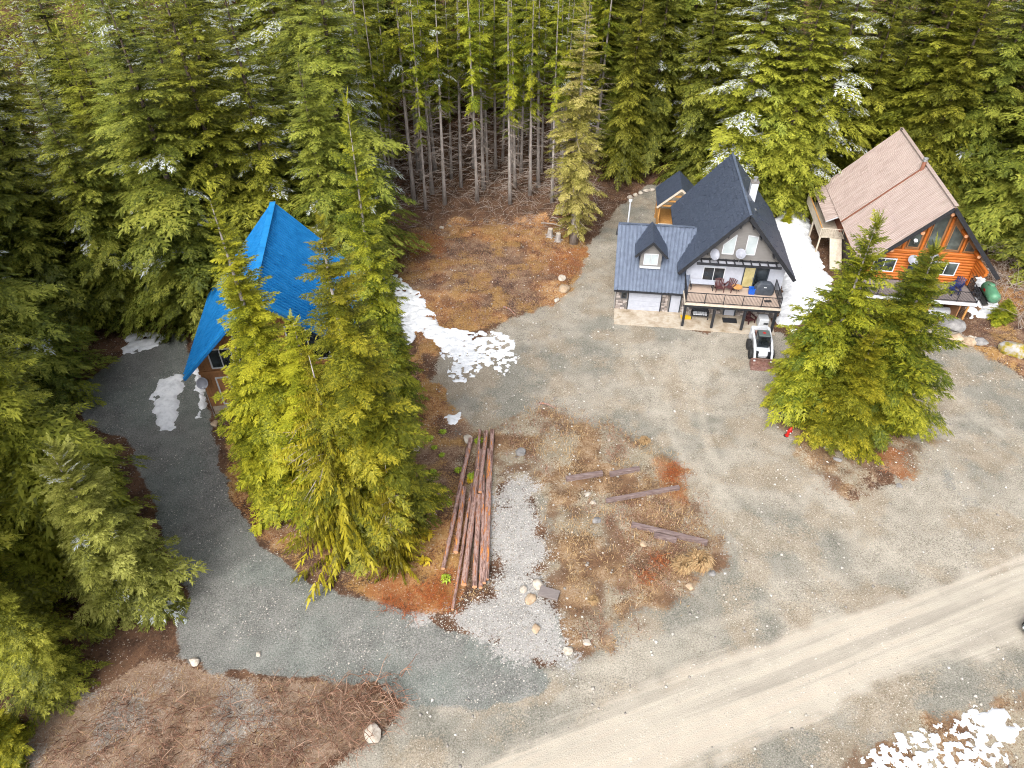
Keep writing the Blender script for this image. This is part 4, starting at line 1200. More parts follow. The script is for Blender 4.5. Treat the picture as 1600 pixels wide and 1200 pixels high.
CL = 'tall golden green firs in front of the blue roofed cabin'
tree_px('gold', 474, 760, 285, 'slender golden fir whose tip crosses the left slope of the blue roof', group=CL, wide=1.2)
tree_px('gold_slim', 598, 838, 325, 'bright golden fir hiding the right side of the blue roof', group=CL, wide=1.32)
tree_px('green', 612, 690, 150, 'tallest green fir behind the golden ones beside the blue cabin', group=CL, wide=.75)
tree_px('green', 632, 640, 430, 'shorter green fir beside the snow bank below the blue roof', group=CL, wide=.8)
tree_px('weep', 552, 852, 545, 'weeping yellow green conifer at the bend of the driveway', group=CL, wide=1.15, name='weeping_conifer')
tree_px('weep', 626, 885, 712, 'small weeping conifer next to the log pile', group=CL, wide=.72, name='weeping_conifer')
tree_px('gold_slim', 532, 792, 492, 'mid sized fir inside the clump covering the cabin front', group=CL, wide=1.6)
tree_px('gold_slim', 430, 765, 560, 'low golden fir at the driveway side of the clump', group=CL, wide=1.7)
RC = 'firs between the grey chalet and the log house'
tree_px('broad', 1262, 645, 340, 'broad olive fir standing beside the white loader', group=RC, wide=.8)
tree_px('broad', 1352, 668, 385, 'bright green fir in front of the log house deck', group=RC, wide=1.02)
tree_px('broad_gold', 1300, 690, 520, 'low bushy fir at the front of the roadside clump', group=RC, wide=1.3)
tree_px('broad_gold', 1228, 628, 478, 'small pointed fir at the loader side of the clump', group=RC, wide=.9)
LC = 'firs along the left edge of the driveway'
tree_px('grey_round', 214, 945, 700, 'greyish frosted fir leaning over the driveway bend', group=LC, wide=.88)
tree_px('olive_full', 185, 800, 650, 'olive fir just behind the greyish frosted one', group=LC, wide=1.15)
tree_px('olive_full', 95, 1080, 870, 'olive fir in the lower left beside the brush bank', group=LC, wide=1.2)
tree_px('olive_full', 20, 960, 640, 'large olive fir at the left picture edge above the brush bank', group=LC, wide=1.2)
tree_px('dark_full', 95, 800, 500, 'dark fir at the left edge level with the snow strip', group=LC, wide=1.2)
tree_px('dark_full', 90, 640, 180, 'tall dark fir at the left corner of the driveway head', group=LC, wide=1.25)
tree_px('broad_gold', 12, 1185, 1115, 'yellowish low fir cut off by the lower left corner', group=LC, wide=1.6)
tree_px('dark_full', -20, 760, 330, 'dark tall fir cut off by the left picture edge', group=LC, wide=1.3)
BC = 'big firs behind the blue roofed cabin'
tree_px('dark_full', 205, 505, 120, 'broad dark fir above the lumpy snow patch', group=BC, wide=1.15)
tree_px('dark_full', 300, 490, 60, 'broad dark fir touching the left slope of the blue roof', group=BC, wide=1.2)
tree_px('olive_full', 250, 440, 40, 'olive fir rising behind the two dark ones by the driveway head', group=BC)
# the open-stemmed front row behind the clearing
FR = 'bare stemmed firs along the back of the clearing'
ORD = ['first', 'second', 'third', 'fourth', 'fifth', 'sixth', 'seventh', 'eighth', 'ninth', 'tenth', 'eleventh', 'twelfth', 'thirteenth', 'fourteenth']
row = [(590, 352), (614, 346), (648, 324), (666, 335), (676, 312), (706, 288), (721, 300), (746, 322), (756, 306), (800, 280), (814, 278), (828, 314), (841, 300), (862, 326)]
for i, (bx, by) in enumerate(row):
    x, y = G(bx, by)
    tree(('tall_bare', 'tall_thin')[i % 2], x, y, 22+4*((i*7) % 5)/4, ORD[i]+' bare stemmed fir from the left along the back of the clearing', FR, .9+.08*(i % 3))
tree_px('tan', 896, 380, 2, 'tall tan fir with a bare trunk at the corner of the path', wide=1.4)
BH = 'firs behind the grey chalet and the log house'
for (k_, bx, by, ht, wd, lb) in (
    ('olive_full', 965, 285, 23, .95, 'dark olive fir above the garage roof of the chalet'),
    ('olive_snow', 1060, 268, 17, .85, 'snow tipped fir right behind the small porch roof'),
    ('dark_full', 1010, 262, 25, 1.0, 'dark fir behind the path to the chalet porch'),
    ('olive_full', 1115, 255, 24, 1.0, 'olive fir directly behind the chalet ridge'),
    ('olive_snow', 1245, 300, 22, 1.05, 'big pale fir with snowy tips between the two houses'),
    ('olive_full', 1190, 290, 9, 1.0, 'young fir beside the chalet chimney'),
    ('dark_full', 1330, 225, 25, 1.1, 'dark fir above the far corner of the log house roof'),
    ('olive_full', 1560, 330, 22, 1.2, 'broad olive fir right of the log house ridge'),
    ('dark_full', 1480, 245, 24, 1.1, 'dark fir behind the log house ridge'),
    ('olive_full', 1660, 400, 20, 1.2, 'olive fir cut off by the right picture edge'),
    ('broad', 1625, 440, 9, .9, 'short green fir at the right picture edge'),
):
    x, y = G(bx, by)
    tree(k_, x, y, ht, lb, BH, wd)
bx_, by_ = G(1560, 505)
tree('broad', bx_, by_, 2.2, 'low green juniper like shrub below the green tank', None, 1.9, name='shrub', cat='shrub')
bx_, by_ = G(1228, 352)
tree('broad_gold', bx_, by_, 2.0, 'small yellow green shrub at the top of the snow field', None, 1.6, name='shrub', cat='shrub')

# forest mass, tree by tree
OPEN = PX((-400,1300),(60,1180),(150,1090),(270,1030),(215,770),(120,640),(105,585),(200,515),(290,492)) + [(-25.5,47),(-19,52.5),(-11,51.5)] + \
       PX((585,372),(650,345),(760,332),(870,332),(905,318),(940,302),(1000,280),(1050,262)) + [world(H1,-1,20)[:2], world(H1,6.5,15)[:2]] + \
       [world(H2,-8.5,18)[:2], world(H2,0,19)[:2], world(H2,7.5,15)[:2]] + PX((1600,420),(1750,480),(2100,700),(2600,1300))
FOOT = [(H1, (-11.5, 6, -3, 20.5)), (H2, (-9, 7, -3, 19)), (H3, (-8, 8, -1, 12))]
rg = random.Random(21)
pts = []
rsf = np.random.RandomState(21)
cx_, cy_ = rsf.uniform(-105, 100, 30000), rsf.uniform(12, 140, 30000)
cd_ = -sdf(OPEN, cx_, cy_)
keep = (cd_ > .8) & (cd_ < 62)
cx_, cy_, cd_ = cx_[keep], cy_[keep], cd_[keep]
cz_ = height(cx_, cy_)
for x, y, d, z0_ in zip(cx_.tolist(), cy_.tolist(), cd_.tolist(), cz_.tolist()):
    if len(pts) > 250: break
    px, py = PROJ(x, y, z0_)
    left = px < 600
    if d > (31 if left else 28 if px < 930 else 24): continue
    if not (-150 < px < 1750 and py > -30): continue
    if y < 50 and d < 3.2: continue
    mid_ = 585 < px < 930 and d < 12
    sp_ = 2.0 if mid_ else 3.4 if d < 9 else 4.2 if d < 18 else 4.8
    if any((x-a)**2+(y-b)**2 < max(sp_, r*.78)**2 for (a, b, r) in TREES): continue
    if any(u0 < local(fr, x, y)[0] < u1 and v0 < local(fr, x, y)[1] < v1 for fr, (u0, u1, v0, v1) in FOOT): continue
    ht = rg.uniform(20, 30) if rg.random() < .85 else rg.uniform(11, 18)
    center = 585 < px < 930
    if center: key = rg.choice(('tall_bare', 'tall_thin')) if d < 16 else rg.choice(('olive_snow', 'olive_full', 'dark_full', 'tall_bare'))
    elif left: key = rg.choice(('olive_snow', 'dark_snow', 'olive_full', 'dark_full', 'olive_snow')) if py < 470 else rg.choice(('olive_full', 'dark_full', 'dark_full'))
    else: key = rg.choice(('olive_full', 'dark_full', 'olive_full', 'dark_full', 'olive_snow'))
    pts.append((x, y, ht, key, px, d))
    TREES.append((x, y, 1.5))
TREES = TREES[:-len(pts)] if pts else TREES
from collections import Counter
tally, seen_ = Counter(), Counter()
pts.sort(key=lambda p: p[4])
SIDE = lambda px: 'left of the blue cabin' if px < 420 else 'above the blue cabin' if px < 600 else 'behind the bare stems of the clearing' if px < 930 else 'behind the chalet' if px < 1250 else 'behind the log house'
ORDS = ORD+['fifteenth', 'sixteenth', 'seventeenth', 'eighteenth', 'nineteenth', 'twentieth']+['twenty '+q for q in ORD[:9]]
for (x, y, ht, key, px, d) in pts:
    side = SIDE(px)
    kind = {'olive_snow': 'snow dusted olive', 'dark_snow': 'snow dusted dark', 'olive_full': 'olive green', 'dark_full': 'dark green', 'tall_bare': 'bare stemmed green', 'tall_thin': 'thin bare stemmed'}[key]
    if d < 13:
        seen_[(kind, side)] += 1
        lb = ORDS[min(28, seen_[(kind, side)]-1)]+' '+kind+' edge fir from the left '+side
    else: lb = kind+' fir deep in the woods '+side
    tree(key, x, y, ht, lb, 'forest firs '+side, (rg.uniform(.85, 1.1) if key[:4] == 'tall' else rg.uniform(.9, 1.1) if y < 50 else rg.uniform(1.0, 1.35)))

# the wood that runs on up the hillside behind, too far in to tell the trees apart
low = crown('far_crown', 31, 24, 3.6, .08, 'olive', 'full', 1.15, 5, .28, (-10, 26), 5, 2, .46, 0, .3, 0, .75)
nlv = len(low.vertices); lv = np.empty(nlv*3, np.float32); low.vertices.foreach_get('co', lv); lv = lv.reshape(-1, 3)
lt_ = np.empty(nlv*4, np.float32); low.attributes['tint'].data.foreach_get('color', lt_); lt_ = lt_.reshape(-1, 4)
rsq = np.random.RandomState(77)
fx_, fy_ = rsq.uniform(-175, 150, 20000), rsq.uniform(50, 235, 20000)
cnt_ = [0, 0]
fd_ = -sdf(OPEN, fx_, fy_); fz_ = height(fx_, fy_)
got = []
for x, y, d, z0_ in zip(fx_.tolist(), fy_.tolist(), fd_.tolist(), fz_.tolist()):
    px, py = PROJ(x, y, z0_)
    lim = 29 if px < 600 else 26 if px < 930 else 22
    if not (lim < d < 95 and -200 < px < 1800 and py > -60): continue
    if any((x-a)**2+(y-b)**2 < (4.6 if d < 60 else 6.2)**2 for a, b, _z in got): continue
    sd_ = 0 if px < 600 else 1
    if cnt_[sd_] >= (95, 40)[sd_]: continue
    cnt_[sd_] += 1; got.append((x, y, z0_))
VV, TT = [], []
for x, y, z0_ in got:
    a = rsq.uniform(0, 6.28); sc_ = rsq.uniform(.85, 1.15); c, q = math.cos(a), math.sin(a)
    VV.append(np.stack([(lv[:, 0]*c-lv[:, 1]*q)*sc_*1.15+x, (lv[:, 0]*q+lv[:, 1]*c)*sc_*1.15+y, lv[:, 2]*sc_+z0_], 1))
    t_ = lt_.copy(); t_[:, 0] = np.clip(t_[:, 0]+rsq.uniform(-.25, .25), 0, 1); TT.append(t_)
VV = np.concatenate(VV)
ff = np_mesh('far_forest', VV, np.arange(len(VV)).reshape(-1, 3), LM['olive'], None, False, {'tint': np.concatenate(TT)})
tag(ff, 'dense conifer wood running up the hillside out of the picture', None, None, 'stuff')

# ================================================================== things around the chalet
def at1(u, v, z=0.0): return world(H1, u, v, z)
def at2(u, v, z=0.0): return world(H2, u, v, z)
def adirondack(label, loc, rz, m, group=None):
    t = thing('garden_chair', label, 'chair', loc, rz, group)
    for i in range(5):
        a = (i-2)*.055; x = (i-2)*.105
        MB().beam((x, .22, .3), (x+a*1.2, .52, .98-abs(i-2)*.045), .095, .022, (0, 1, .4)).build('back_slat', m, t)
    for i in range(5):
        MB().box(-.28, .28, -.36+i*.118, -.36+i*.118+.1, .36-i*.018, .38-i*.018).build('seat_slat', m, t)
    for s in (-1, 1):
        MB().box(s*.36-.07, s*.36+.07, -.42, .36, .555, .58).build('arm', m, t)
        MB().box(s*.32-.02, s*.32+.02, -.36, -.26, 0, .555).build('leg', m, t)
        MB().beam((s*.29, -.34, .33), (s*.29, .5, .04), .03, .11).build('leg', m, t)
    return t
DC = 'maroon garden chairs on the chalet deck'
adirondack('maroon slatted garden chair next to the long pale table', at1(-1.2, .15, 2.5), H1[2]+.05, M['maroon'], DC)
adirondack('maroon slatted garden chair turned towards the round table', at1(-.32, .3, 2.5), H1[2]-.6, M['maroon'], DC)
adirondack('dark brown garden chair in the shade under the chalet deck', at1(1.75, -.75, .06), H1[2]+.5, M['maroon'])
lt = thing('long_table', 'long pale grey table on the chalet deck', 'table', at1(-2.7, .25, 2.5), H1[2])
MB().box(-1.02, 1.02, -.36, .36, .68, .73).build('table_top', M['white_wall'], lt, bevel=.01)
for sx in (-1, 1):
    for sy in (-1, 1): MB().box(sx*.92-.03, sx*.92+.03, sy*.28-.03, sy*.28+.03, 0, .68).build('leg', M['black_metal'], lt)
    MB().box(sx*.92-.02, sx*.92+.02, -.25, .25, .12, .16).build('foot_bar', M['black_metal'], lt)
rt = thing('round_table', 'small round wooden table beside the maroon chairs', 'table', at1(.25, .05, 2.5), H1[2])
MB().lathe([(.42, .52), (.43, .55), (.41, .57)], 24).build('table_top', M['gold_wood'], rt, True)
for k in range(3):
    a = k*2.094+.4
    MB().tube([(.3*math.cos(a), .3*math.sin(a), 0), (.08*math.cos(a), .08*math.sin(a), .3), (.28*math.cos(a), .28*math.sin(a), .52)], .018, 6).build('leg', M['black_metal'], rt, True)
bb = thing('plastic_bin', 'bright blue plastic bin beside the covered grill', 'bin', at1(1.5, 0, 2.5), H1[2])
wl_ = MB()
for (x0, x1, y0, y1) in ((-.24, .24, -.2, -.17), (-.24, .24, .17, .2), (-.24, -.21, -.17, .17), (.21, .24, -.17, .17)): wl_.box(x0, x1, y0, y1, 0, .55)
wl_.box(-.24, .24, -.2, .2, 0, .03)
wl_.build('bin_wall', M['blue_plastic'], bb)
rm = MB()
for (x0, x1, y0, y1) in ((-.27, .27, -.23, -.19), (-.27, .27, .19, .23), (-.27, -.23, -.19, .19), (.23, .27, -.19, .19)): rm.box(x0, x1, y0, y1, .53, .57)
rm.build('bin_rim', M['blue_plastic'], bb)
gr = thing('covered_grill', 'grill under a dark cover on the chalet deck', 'grill', at1(2.5, .1, 2.5), H1[2])
sec = []
mb = MB(); prof = [(.80, .36, .05), (.82, .38, .35), (.80, .36, .7), (.72, .33, .85), (.52, .30, 1.08), (.34, .2, 1.16)]
ng = 24
for (a, b, z) in prof:
    for k in range(ng):
        t = 2*math.pi*k/ng; c, s = math.cos(t), math.sin(t); p = .45
        fx = math.copysign(abs(c)**p, c); fy = math.copysign(abs(s)**p, s)
        wv_ = 1+.03*math.sin(5*t+z*9)
        mb.v.append((a*fx*wv_, b*fy*wv_, z))
for i in range(len(prof)-1):
    for k in range(ng):
        k2 = (k+1) % ng; mb.f.append((i*ng+k, i*ng+k2, (i+1)*ng+k2, (i+1)*ng+k))
mb.f.append(tuple((len(prof)-1)*ng+k for k in range(ng)))
mb.build('cover', M['tarp_black'], gr, True)
MB().box(-.12, .12, -.345, -.33, .76, .84).build('badge', M['white_paint'], gr)
for sx in (-1, 1): MB().tube([(sx*.55-.05, -.2, .06), (sx*.55+.05, -.2, .06)], .06, 10).build('caster', M['rubber'], gr, True)
mt = thing('door_mat', 'small dark mat near the right end of the chalet deck', 'mat', at1(2.75, -1.1, 2.505), H1[2]+.1)
for i in range(6): MB().box(-.3, .3, -.16+i*.054, -.16+i*.054+.045, 0, .02).build('mat_strip', M['rubber'], mt)
m2 = thing('door_mat', 'large black mat on the patio before the lower door', 'mat', at1(.08, -.75, .062), H1[2])
MB().box(-.62, .62, -.38, .38, 0, .012).build('mat_base', M['rubber'], m2)
MB().box(-.56, .56, -.32, .32, .012, .022).build('mat_pile', M['black_metal'], m2)
sb = thing('porch_bench', 'black porch bench with a white cushion under the chalet deck', 'bench', at1(-2.55, -.62, .06), H1[2])
MB().box(-.68, .68, .22, .28, .38, 1.25).build('backrest', M['black_metal'], sb)
for i in range(6): MB().box(-.6+i*.2, -.41+i*.2, -.28, .21, .43, .52).build('cushion', M['white_paint'], sb, bevel=.03)
MB().box(-.68, .68, -.32, .22, .36, .42).build('seat_frame', M['black_metal'], sb)
for sx in (-1, 1):
    MB().box(sx*.7-.03, sx*.7+.03, -.32, .26, .66, .71).build('arm', M['black_metal'], sb)
    for y in (-.3, .2): MB().box(sx*.7-.03, sx*.7+.03, y, y+.06, 0, .66).build('leg', M['black_metal'], sb)
sc = thing('snow_scoop', 'yellow snow scoop leaning by the first patio post', 'shovel', at1(-3.75, -.75, .06), H1[2]+.1)
pr = [(-.32, .02), (.3, .02), (.34, .05), (.3, .05), (-.28, .05), (-.33, .35), (-.37, .35)]
MB().prism(pr, -.4, .4, 'x').build('scoop', M['yellow_paint'], sc)
for s in (-1, 1): MB().tube([(s*.3, .0, .06), (s*.25, .55, .9)], .015, 6).build('handle', M['galvanised'], sc)
MB().tube([(-.25, .55, .9), (.25, .55, .9)], .018, 6).build('grip', M['rubber'], sc)
wc = thing('utility_cabinet', 'white utility cabinet behind the loader under the chalet deck', 'cabinet', at1(2.75, -1.25, .06), H1[2])
MB().box(-.42, .42, -.45, .45, .05, .95).build('cabinet_body', M['white_paint'], wc, bevel=.08)
for i in range(4): MB().box(-.02, .34, -.47, -.45, .45+i*.05, .475+i*.05).build('vent_slat', M['black_metal'], wc)
MB().box(-.38, .38, -.4, .4, 0, .05).build('base', M['black_metal'], wc)

def dish(label, loc, aim, r=.38, pole=.6, group=None, tilt=35, m='dish_grey'):
    t = thing('satellite_dish', label, 'satellite dish', loc, aim, group)
    mb = MB(); n, k = 20, 5
    ti = R(tilt)
    def tr(x, y, z):   # reflector axis: local -y tilted up
        yy, zz = -z, y
        return (x, yy*math.cos(ti)+zz*math.sin(ti), -yy*math.sin(ti)+zz*math.cos(ti)+pole)
    mb.v.append(tr(0, 0, 0))
    for i in range(1, k+1):
        rr = r*i/k
        for j in range(n):
            a = 2*math.pi*j/n; mb.v.append(tr(rr*math.cos(a), rr*1.08*math.sin(a), .45*rr*rr/r))
    for j in range(n): mb.f.append((0, 1+j, 1+(j+1) % n))
    for i in range(k-1):
        for j in range(n): mb.f.append((1+i*n+j, 1+(i+1)*n+j, 1+(i+1)*n+(j+1) % n, 1+i*n+(j+1) % n))
    o = mb.build('reflector', M[m], t, True)
    s = o.modifiers.new('solid', 'SOLIDIFY'); s.thickness = .02
    MB().tube([(0, .08, 0), (0, .08, pole-.02)], .025, 8).build('mast', M['galvanised'], t, True)
    foc = tr(0, -r*.75, r*1.0)
    MB().tube([tr(0, -r, .4*r), foc], .014, 6).build('feed_arm', M['galvanised'], t)
    MB().tube([foc, (foc[0], foc[1]+.1, foc[2]-.02)], .04, 8).build('receiver', M['white_paint'], t, True)
    return t
DG = 'satellite dishes on the chalet gable'
dish('grey satellite dish at the left end of the chalet pergola', at1(-2.2, .45, 5.15), H1[2]+.5, .46, .62, DG)
dish('grey satellite dish between the two chalet gable windows', at1(-.05, .35, 5.15), H1[2]-.1, .42, .85, DG, 50)
DL = 'satellite dishes on the log house front'
dish('satellite dish above the dark door of the log house', at2(-1.35, .45, 3.9), H2[2]-.1, .46, .42, DL, 55)
dish('satellite dish on the log wall right of the dark door', at2(.15, .55, 4.15), H2[2]+.3, .46, .55, DL, 22)
dish('small white dish lamp under the left roof edge of the log house', at2(-2.1, -.25, 6.3), H2[2], .16, .3, None, 60, 'white_paint')
cxw = world(H3, -5.75, .55, 0)
dish('satellite dish on a tall mast beside the blue roofed cabin', (cxw[0], cxw[1], 0), H3[2]+.2, .4, 3.5, None, 30)

# ------------------------------------------------------------------ skid steer loader
def loader(loc, rz):
    t = thing('skid_steer_loader', 'white skid steer loader with a muddy bucket parked by the patio', 'loader', loc, rz)
    MB().prism([(-1.5, .42), (1.05, .42), (1.15, .7), (.95, 1.05), (-.3, 1.12), (-1.45, 1.12)], -.55, .55, 'x').build('body', M['white_paint'], t, bevel=.03)
    MB().prism([(-1.62, .5), (-1.45, .5), (-1.4, 1.5), (-1.55, 1.5)], -.52, .52, 'x').build('tail_door', M['white_paint'], t, bevel=.02)
    MB().box(-.4, .4, -1.38, -.72, 1.12, 1.38).build('engine_hood', M['mud_steel'], t, bevel=.03)
    for s in (-1, 1):
        MB().prism([(-1.6, .55), (-1.15, .6), (-1.0, 1.2), (-1.15, 1.62), (-1.5, 1.62)], s*.66-.1, s*.66+.1, 'x').build('tower', M['white_paint'], t, bevel=.02)
        a = MB(); a.beam((s*.68, -1.45, 1.58), (s*.68, .35, 1.42), .15, .2); a.beam((s*.68, .35, 1.42), (s*.68, 1.15, .95), .15, .2); a.beam((s*.68, 1.15, .98), (s*.66, 1.5, .32), .15, .22)
        a.build('lift_arm', M['white_paint'], t)
        MB().tube([(s*.68, -.9, .75), (s*.68, .1, 1.28)], .05, 8).build('lift_cylinder', M['galvanised'], t, True)
        for y, rm_ in ((-.62, 'rubber'), (.62, 'mauve_rim')):
            w_ = MB().lathe([(.25, -.15), (.40, -.15), (.44, -.1), (.44, .1), (.40, .15), (.25, .15)], 20)
            lug = MB()
            wo = w_.build('wheel', M['rubber'], t, True)
            wo.location = (s*.82, y, .44); wo.rotation_euler = (0, R(90), 0)
            ro = MB().lathe([(.26, -.13), (.26, -.02), (.1, .05), (.1, .12), (.02, .13)], 16).build('rim', M[rm_], wo, True)
            if s < 0: ro.rotation_euler = (R(180), 0, 0)
            for k in range(16):
                an = 2*math.pi*k/16
                lug.box(.415, .47, -.14, .14, -.03, .03)
                for q in range(8):
                    x, yy, z = lug.v[-8+q]; lug.v[-8+q] = (x*math.cos(an)-z*math.sin(an), x*math.sin(an)+z*math.cos(an), yy)
            lo_ = lug.build('tread', M['rubber'], wo); lo_['kind'] = 'stuff'
    MB().beam((-.68, -1.5, 1.6), (.68, -1.5, 1.6), .14, .14).build('rear_crossbar', M['white_paint'], t)
    c = MB(); 
    for s in (-1, 1):
        c.beam((s*.43, -.45, 1.05), (s*.43, -.45, 2.02), .07, .07); c.beam((s*.43, .55, 1.0), (s*.43, .38, 2.02), .07, .07); c.beam((s*.43, -.48, 2.0), (s*.43, .42, 2.0), .07, .07)
    c.beam((-.43, -.45, 2.0), (.43, -.45, 2.0), .07, .07); c.beam((-.43, .4, 2.0), (.43, .4, 2.0), .07, .07)
    co_ = c.build('cab_frame', M['black_metal'], t)
    MB().prism([(-.46, 2.03), (.42, 2.03), (.36, 2.1), (-.42, 2.1)], -.45, .45, 'x').build('cab_roof', M['car_paint'], co_, bevel=.02)
    MB().lathe([(.001, 2.101), (.13, 2.102), (.13, 2.108), (.001, 2.109)], 16).build('roof_badge', M['red_paint'], co_)
    MB().slab([(-.40, .60, 1.02), (.40, .60, 1.02), (.40, .42, 1.97), (-.40, .42, 1.97)], .02).build('windshield', M['glass'], co_)
    for s in (-1, 1): MB().box(s*.44-.012, s*.44+.012, -.42, .4, 1.12, 1.96).build('side_screen', M['glass'], co_)
    MB().prism([(.6, .55), (1.15, .45), (1.2, .68), (.75, 1.06), (.6, 1.06)], -.3, .3, 'x').build('front_step', M['white_paint'], t)
    for s in (-1, 1): MB().box(s*.46-.09, s*.46+.09, 1.0, 1.16, .5, 1.0).build('front_bracket', M['black_metal'], t)
    bk = MB(); bk.prism([(1.45, .02), (2.25, .0), (2.25, .03), (1.55, .08), (1.48, .3), (1.58, .62), (1.54, .66), (1.42, .34)], -.95, .95, 'x')
    bo = bk.build('bucket', M['mud_steel'], t)
    for s in (-1, 1): MB().prism([(1.45, .04), (2.2, .02), (1.95, .4), (1.57, .64), (1.44, .34)], s*.965-.015, s*.965+.015, 'x').build('bucket_side', M['mud_steel'], bo)
    MB().box(-.98, .98, 2.22, 2.32, -.005, .022).build('cutting_edge', M['mud_steel'], bo)
    return t
lx, ly, _ = at1(1.98, -5.2)
loader((lx, ly, hz(lx, ly)), H1[2]+math.pi)

# ------------------------------------------------------------------ things around the log house
NC = 'navy chairs on the log house deck'
adirondack('navy blue garden chair nearest the railing of the log house deck', at2(2.35, -.75, 2.1), H2[2]+.3, M['navy'], NC)
adirondack('navy blue garden chair in the corner of the log house deck', at2(3.0, .2, 2.1), H2[2]-.6, M['navy'], NC)
om = thing('door_mat', 'pale oval mat before the dark log house door', 'mat', at2(-.9, .45, 2.103), H2[2])
mb = MB(); mb.prism([(.5*math.cos(k*math.pi/12), .28*math.sin(k*math.pi/12)) for k in range(24)], 0, .015, 'z'); mb.build('mat_base', M['white_wall'], om)
mb = MB(); mb.prism([(.4*math.cos(k*math.pi/12), .2*math.sin(k*math.pi/12)) for k in range(24)], .0155, .02, 'z'); mb.build('mat_centre', M['pale_wood'], om)
tx, ty = 43.35, 54.55
tk = thing('fuel_tank', 'rounded green tank lying on snow beside the log house', 'tank', (tx, ty, hz(tx, ty)+.2), R(80))
mb = MB(); prof = [(-1.35, .02), (-1.3, .28), (-1.15, .46), (-.95, .54), (.95, .54), (1.15, .46), (1.3, .28), (1.35, .02)]
mb.tube([(x, 0, .62) for x, r in prof], [r for x, r in prof], 20); mb.build('tank_shell', M['green_paint'], tk, True)
MB().lathe([(.26, 1.05), (.27, 1.22), (.2, 1.3), (.02, 1.33)], 16, (.35, 0, 0)).build('valve_dome', M['green_paint'], tk, True)
for x in (-.7, .7): MB().box(x-.06, x+.06, -.4, .4, -.3, .22).build('saddle', M['rubber'], tk)
MB().box(.0, .35, .38, .55, .62, .82).build('warning_plate', M['red_paint'], tk)
MB().beam((1.5, .55, .2), (-1.4, .62, .05), .5, .06).build('dark_strip', M['rubber'], tk)  # flat dark strip running low along one side of the tank
x, y = at2(2.1, -.6)[:2]
bt = thing('upturned_boat', 'white upturned boat stored under the log house deck', 'boat', (x, y, .02), H2[2]+.25)
mb = MB(); ns, nr = 12, 9
for i in range(ns+1):
    f = i/ns; xx = -1.4+2.8*f; wd_ = .62*(1-max(0, (f-.45)/.55)**2.2)+.01
    for k in range(nr):
        a = math.pi*k/(nr-1); mb.v.append((xx, -wd_*math.cos(a), .02+.5*(math.sin(a)**.7)*(1-.35*f)))
for i in range(ns):
    for k in range(nr-1): mb.f.append((i*nr+k, i*nr+k+1, (i+1)*nr+k+1, (i+1)*nr+k))
mb.f.append(tuple(range(nr)))
ho = mb.build('hull', M['white_paint'], bt, True)
MB().beam((-1.35, 0, .53), (1.1, 0, .38), .05, .05).build('keel', M['white_paint'], bt)
MB().box(-1.44, -1.4, -.3, .3, .1, .4).build('transom', M['grey_wood'], bt)
x, y = at2(-2.3, -.9)[:2]
fc = thing('fuel_can', 'red fuel can among boards under the log house deck', 'can', (x, y, .02), H2[2])
MB().box(-.2, .2, -.13, .13, 0, .42).build('can_body', M['red_paint'], fc, bevel=.04)
MB().tube([(-.1, 0, .42), (-.05, 0, .5), (.1, 0, .5), (.14, 0, .42)], .02, 6).build('handle', M['red_paint'], fc)
MB().tube([(.16, 0, .42), (.22, 0, .5)], .03, 8).build('cap', M['black_metal'], fc)
for i, (u, v, a, L_, lb) in enumerate(((-3.7, -.8, .1, 2.6, 'grey board lying under the log house deck'), (-3.6, -2.7, -.2, 2.4, 'pale plank on the ground before the log house deck'), (-1.2, -.4, .05, 2.2, 'short board beside the red fuel can'))):
    x, y = at2(u, v)[:2]
    o = MB().box(-L_/2, L_/2, -.14, .14, 0, .05).build('plank', M['pale_wood'] if i else M['grey_wood'], None, bevel=.008)
    o.location = (x, y, hz(x, y)+.02); o.rotation_euler = (0, 0, H2[2]+a); tag(o, lb, 'plank')
x, y = G(1371, 511)
ob = thing('plastic_tub', 'orange plastic tub on the ground behind the green fir', 'tub', (x, y, hz(x, y)), .3)
MB().lathe([(.26, 0), (.34, .3), (.37, .3), (.37, .33), (.32, .33), (.24, .04)], 16).build('tub_wall', M['orange_plastic'], ob, True)
for s in (-1, 1): MB().tube([(s*.36, -.1, .3), (s*.43, -.06, .34), (s*.43, .06, .34), (s*.36, .1, .3)], .015, 6).build('handle', M['orange_plastic'], ob)
x, y = at1(-6.1, 10.8)[:2]
bl = thing('barrel', 'blue barrel behind the garage ridge of the chalet', 'barrel', (x, y, 0), 0)
MB().lathe([(.27, 0), (.29, .05), (.30, .3), (.31, .32), (.30, .34), (.30, .6), (.31, .62), (.30, .64), (.29, .88), (.27, .9)], 18).build('barrel_body', M['blue_plastic'], bl, True)
MB().lathe([(.05, .9), (.05, .93), (.01, .93)], 10, (.15, 0, 0)).build('bung', M['white_paint'], bl)

# ------------------------------------------------------------------ hydrant
x, y = G(1229, 681)
hd = thing('hydrant', 'small red hydrant with white caps beside the roadside firs', 'hydrant', (x, y, hz(x, y)-.02), .5)
hd.rotation_euler = (0, R(12), .0); hd.scale = (.85, .85, .9)
MB().lathe([(.2, 0), (.2, .06), (.14, .08), (.13, .62), (.17, .64), (.17, .7), (.14, .74), (.10, .86), (.05, .92), (.05, 1.0), (.01, 1.0)], 16).build('barrel', M['red_paint'], hd, True)
for a in (R(-90), R(0), R(180)):
    p = V3((math.cos(a), math.sin(a), 0))
    MB().tube([p*.1+V3((0, 0, .52)), p*.23+V3((0, 0, .52))], .075, 10).build('outlet', M['red_paint'], hd)
    MB().tube([p*.235+V3((0, 0, .52)), p*.27+V3((0, 0, .52))], .06, 8).build('cap', M['white_paint'], hd)
MB().lathe([(.26, -.05), (.24, .03), (.21, .03)], 14).build('collar', M['rubber'], hd)

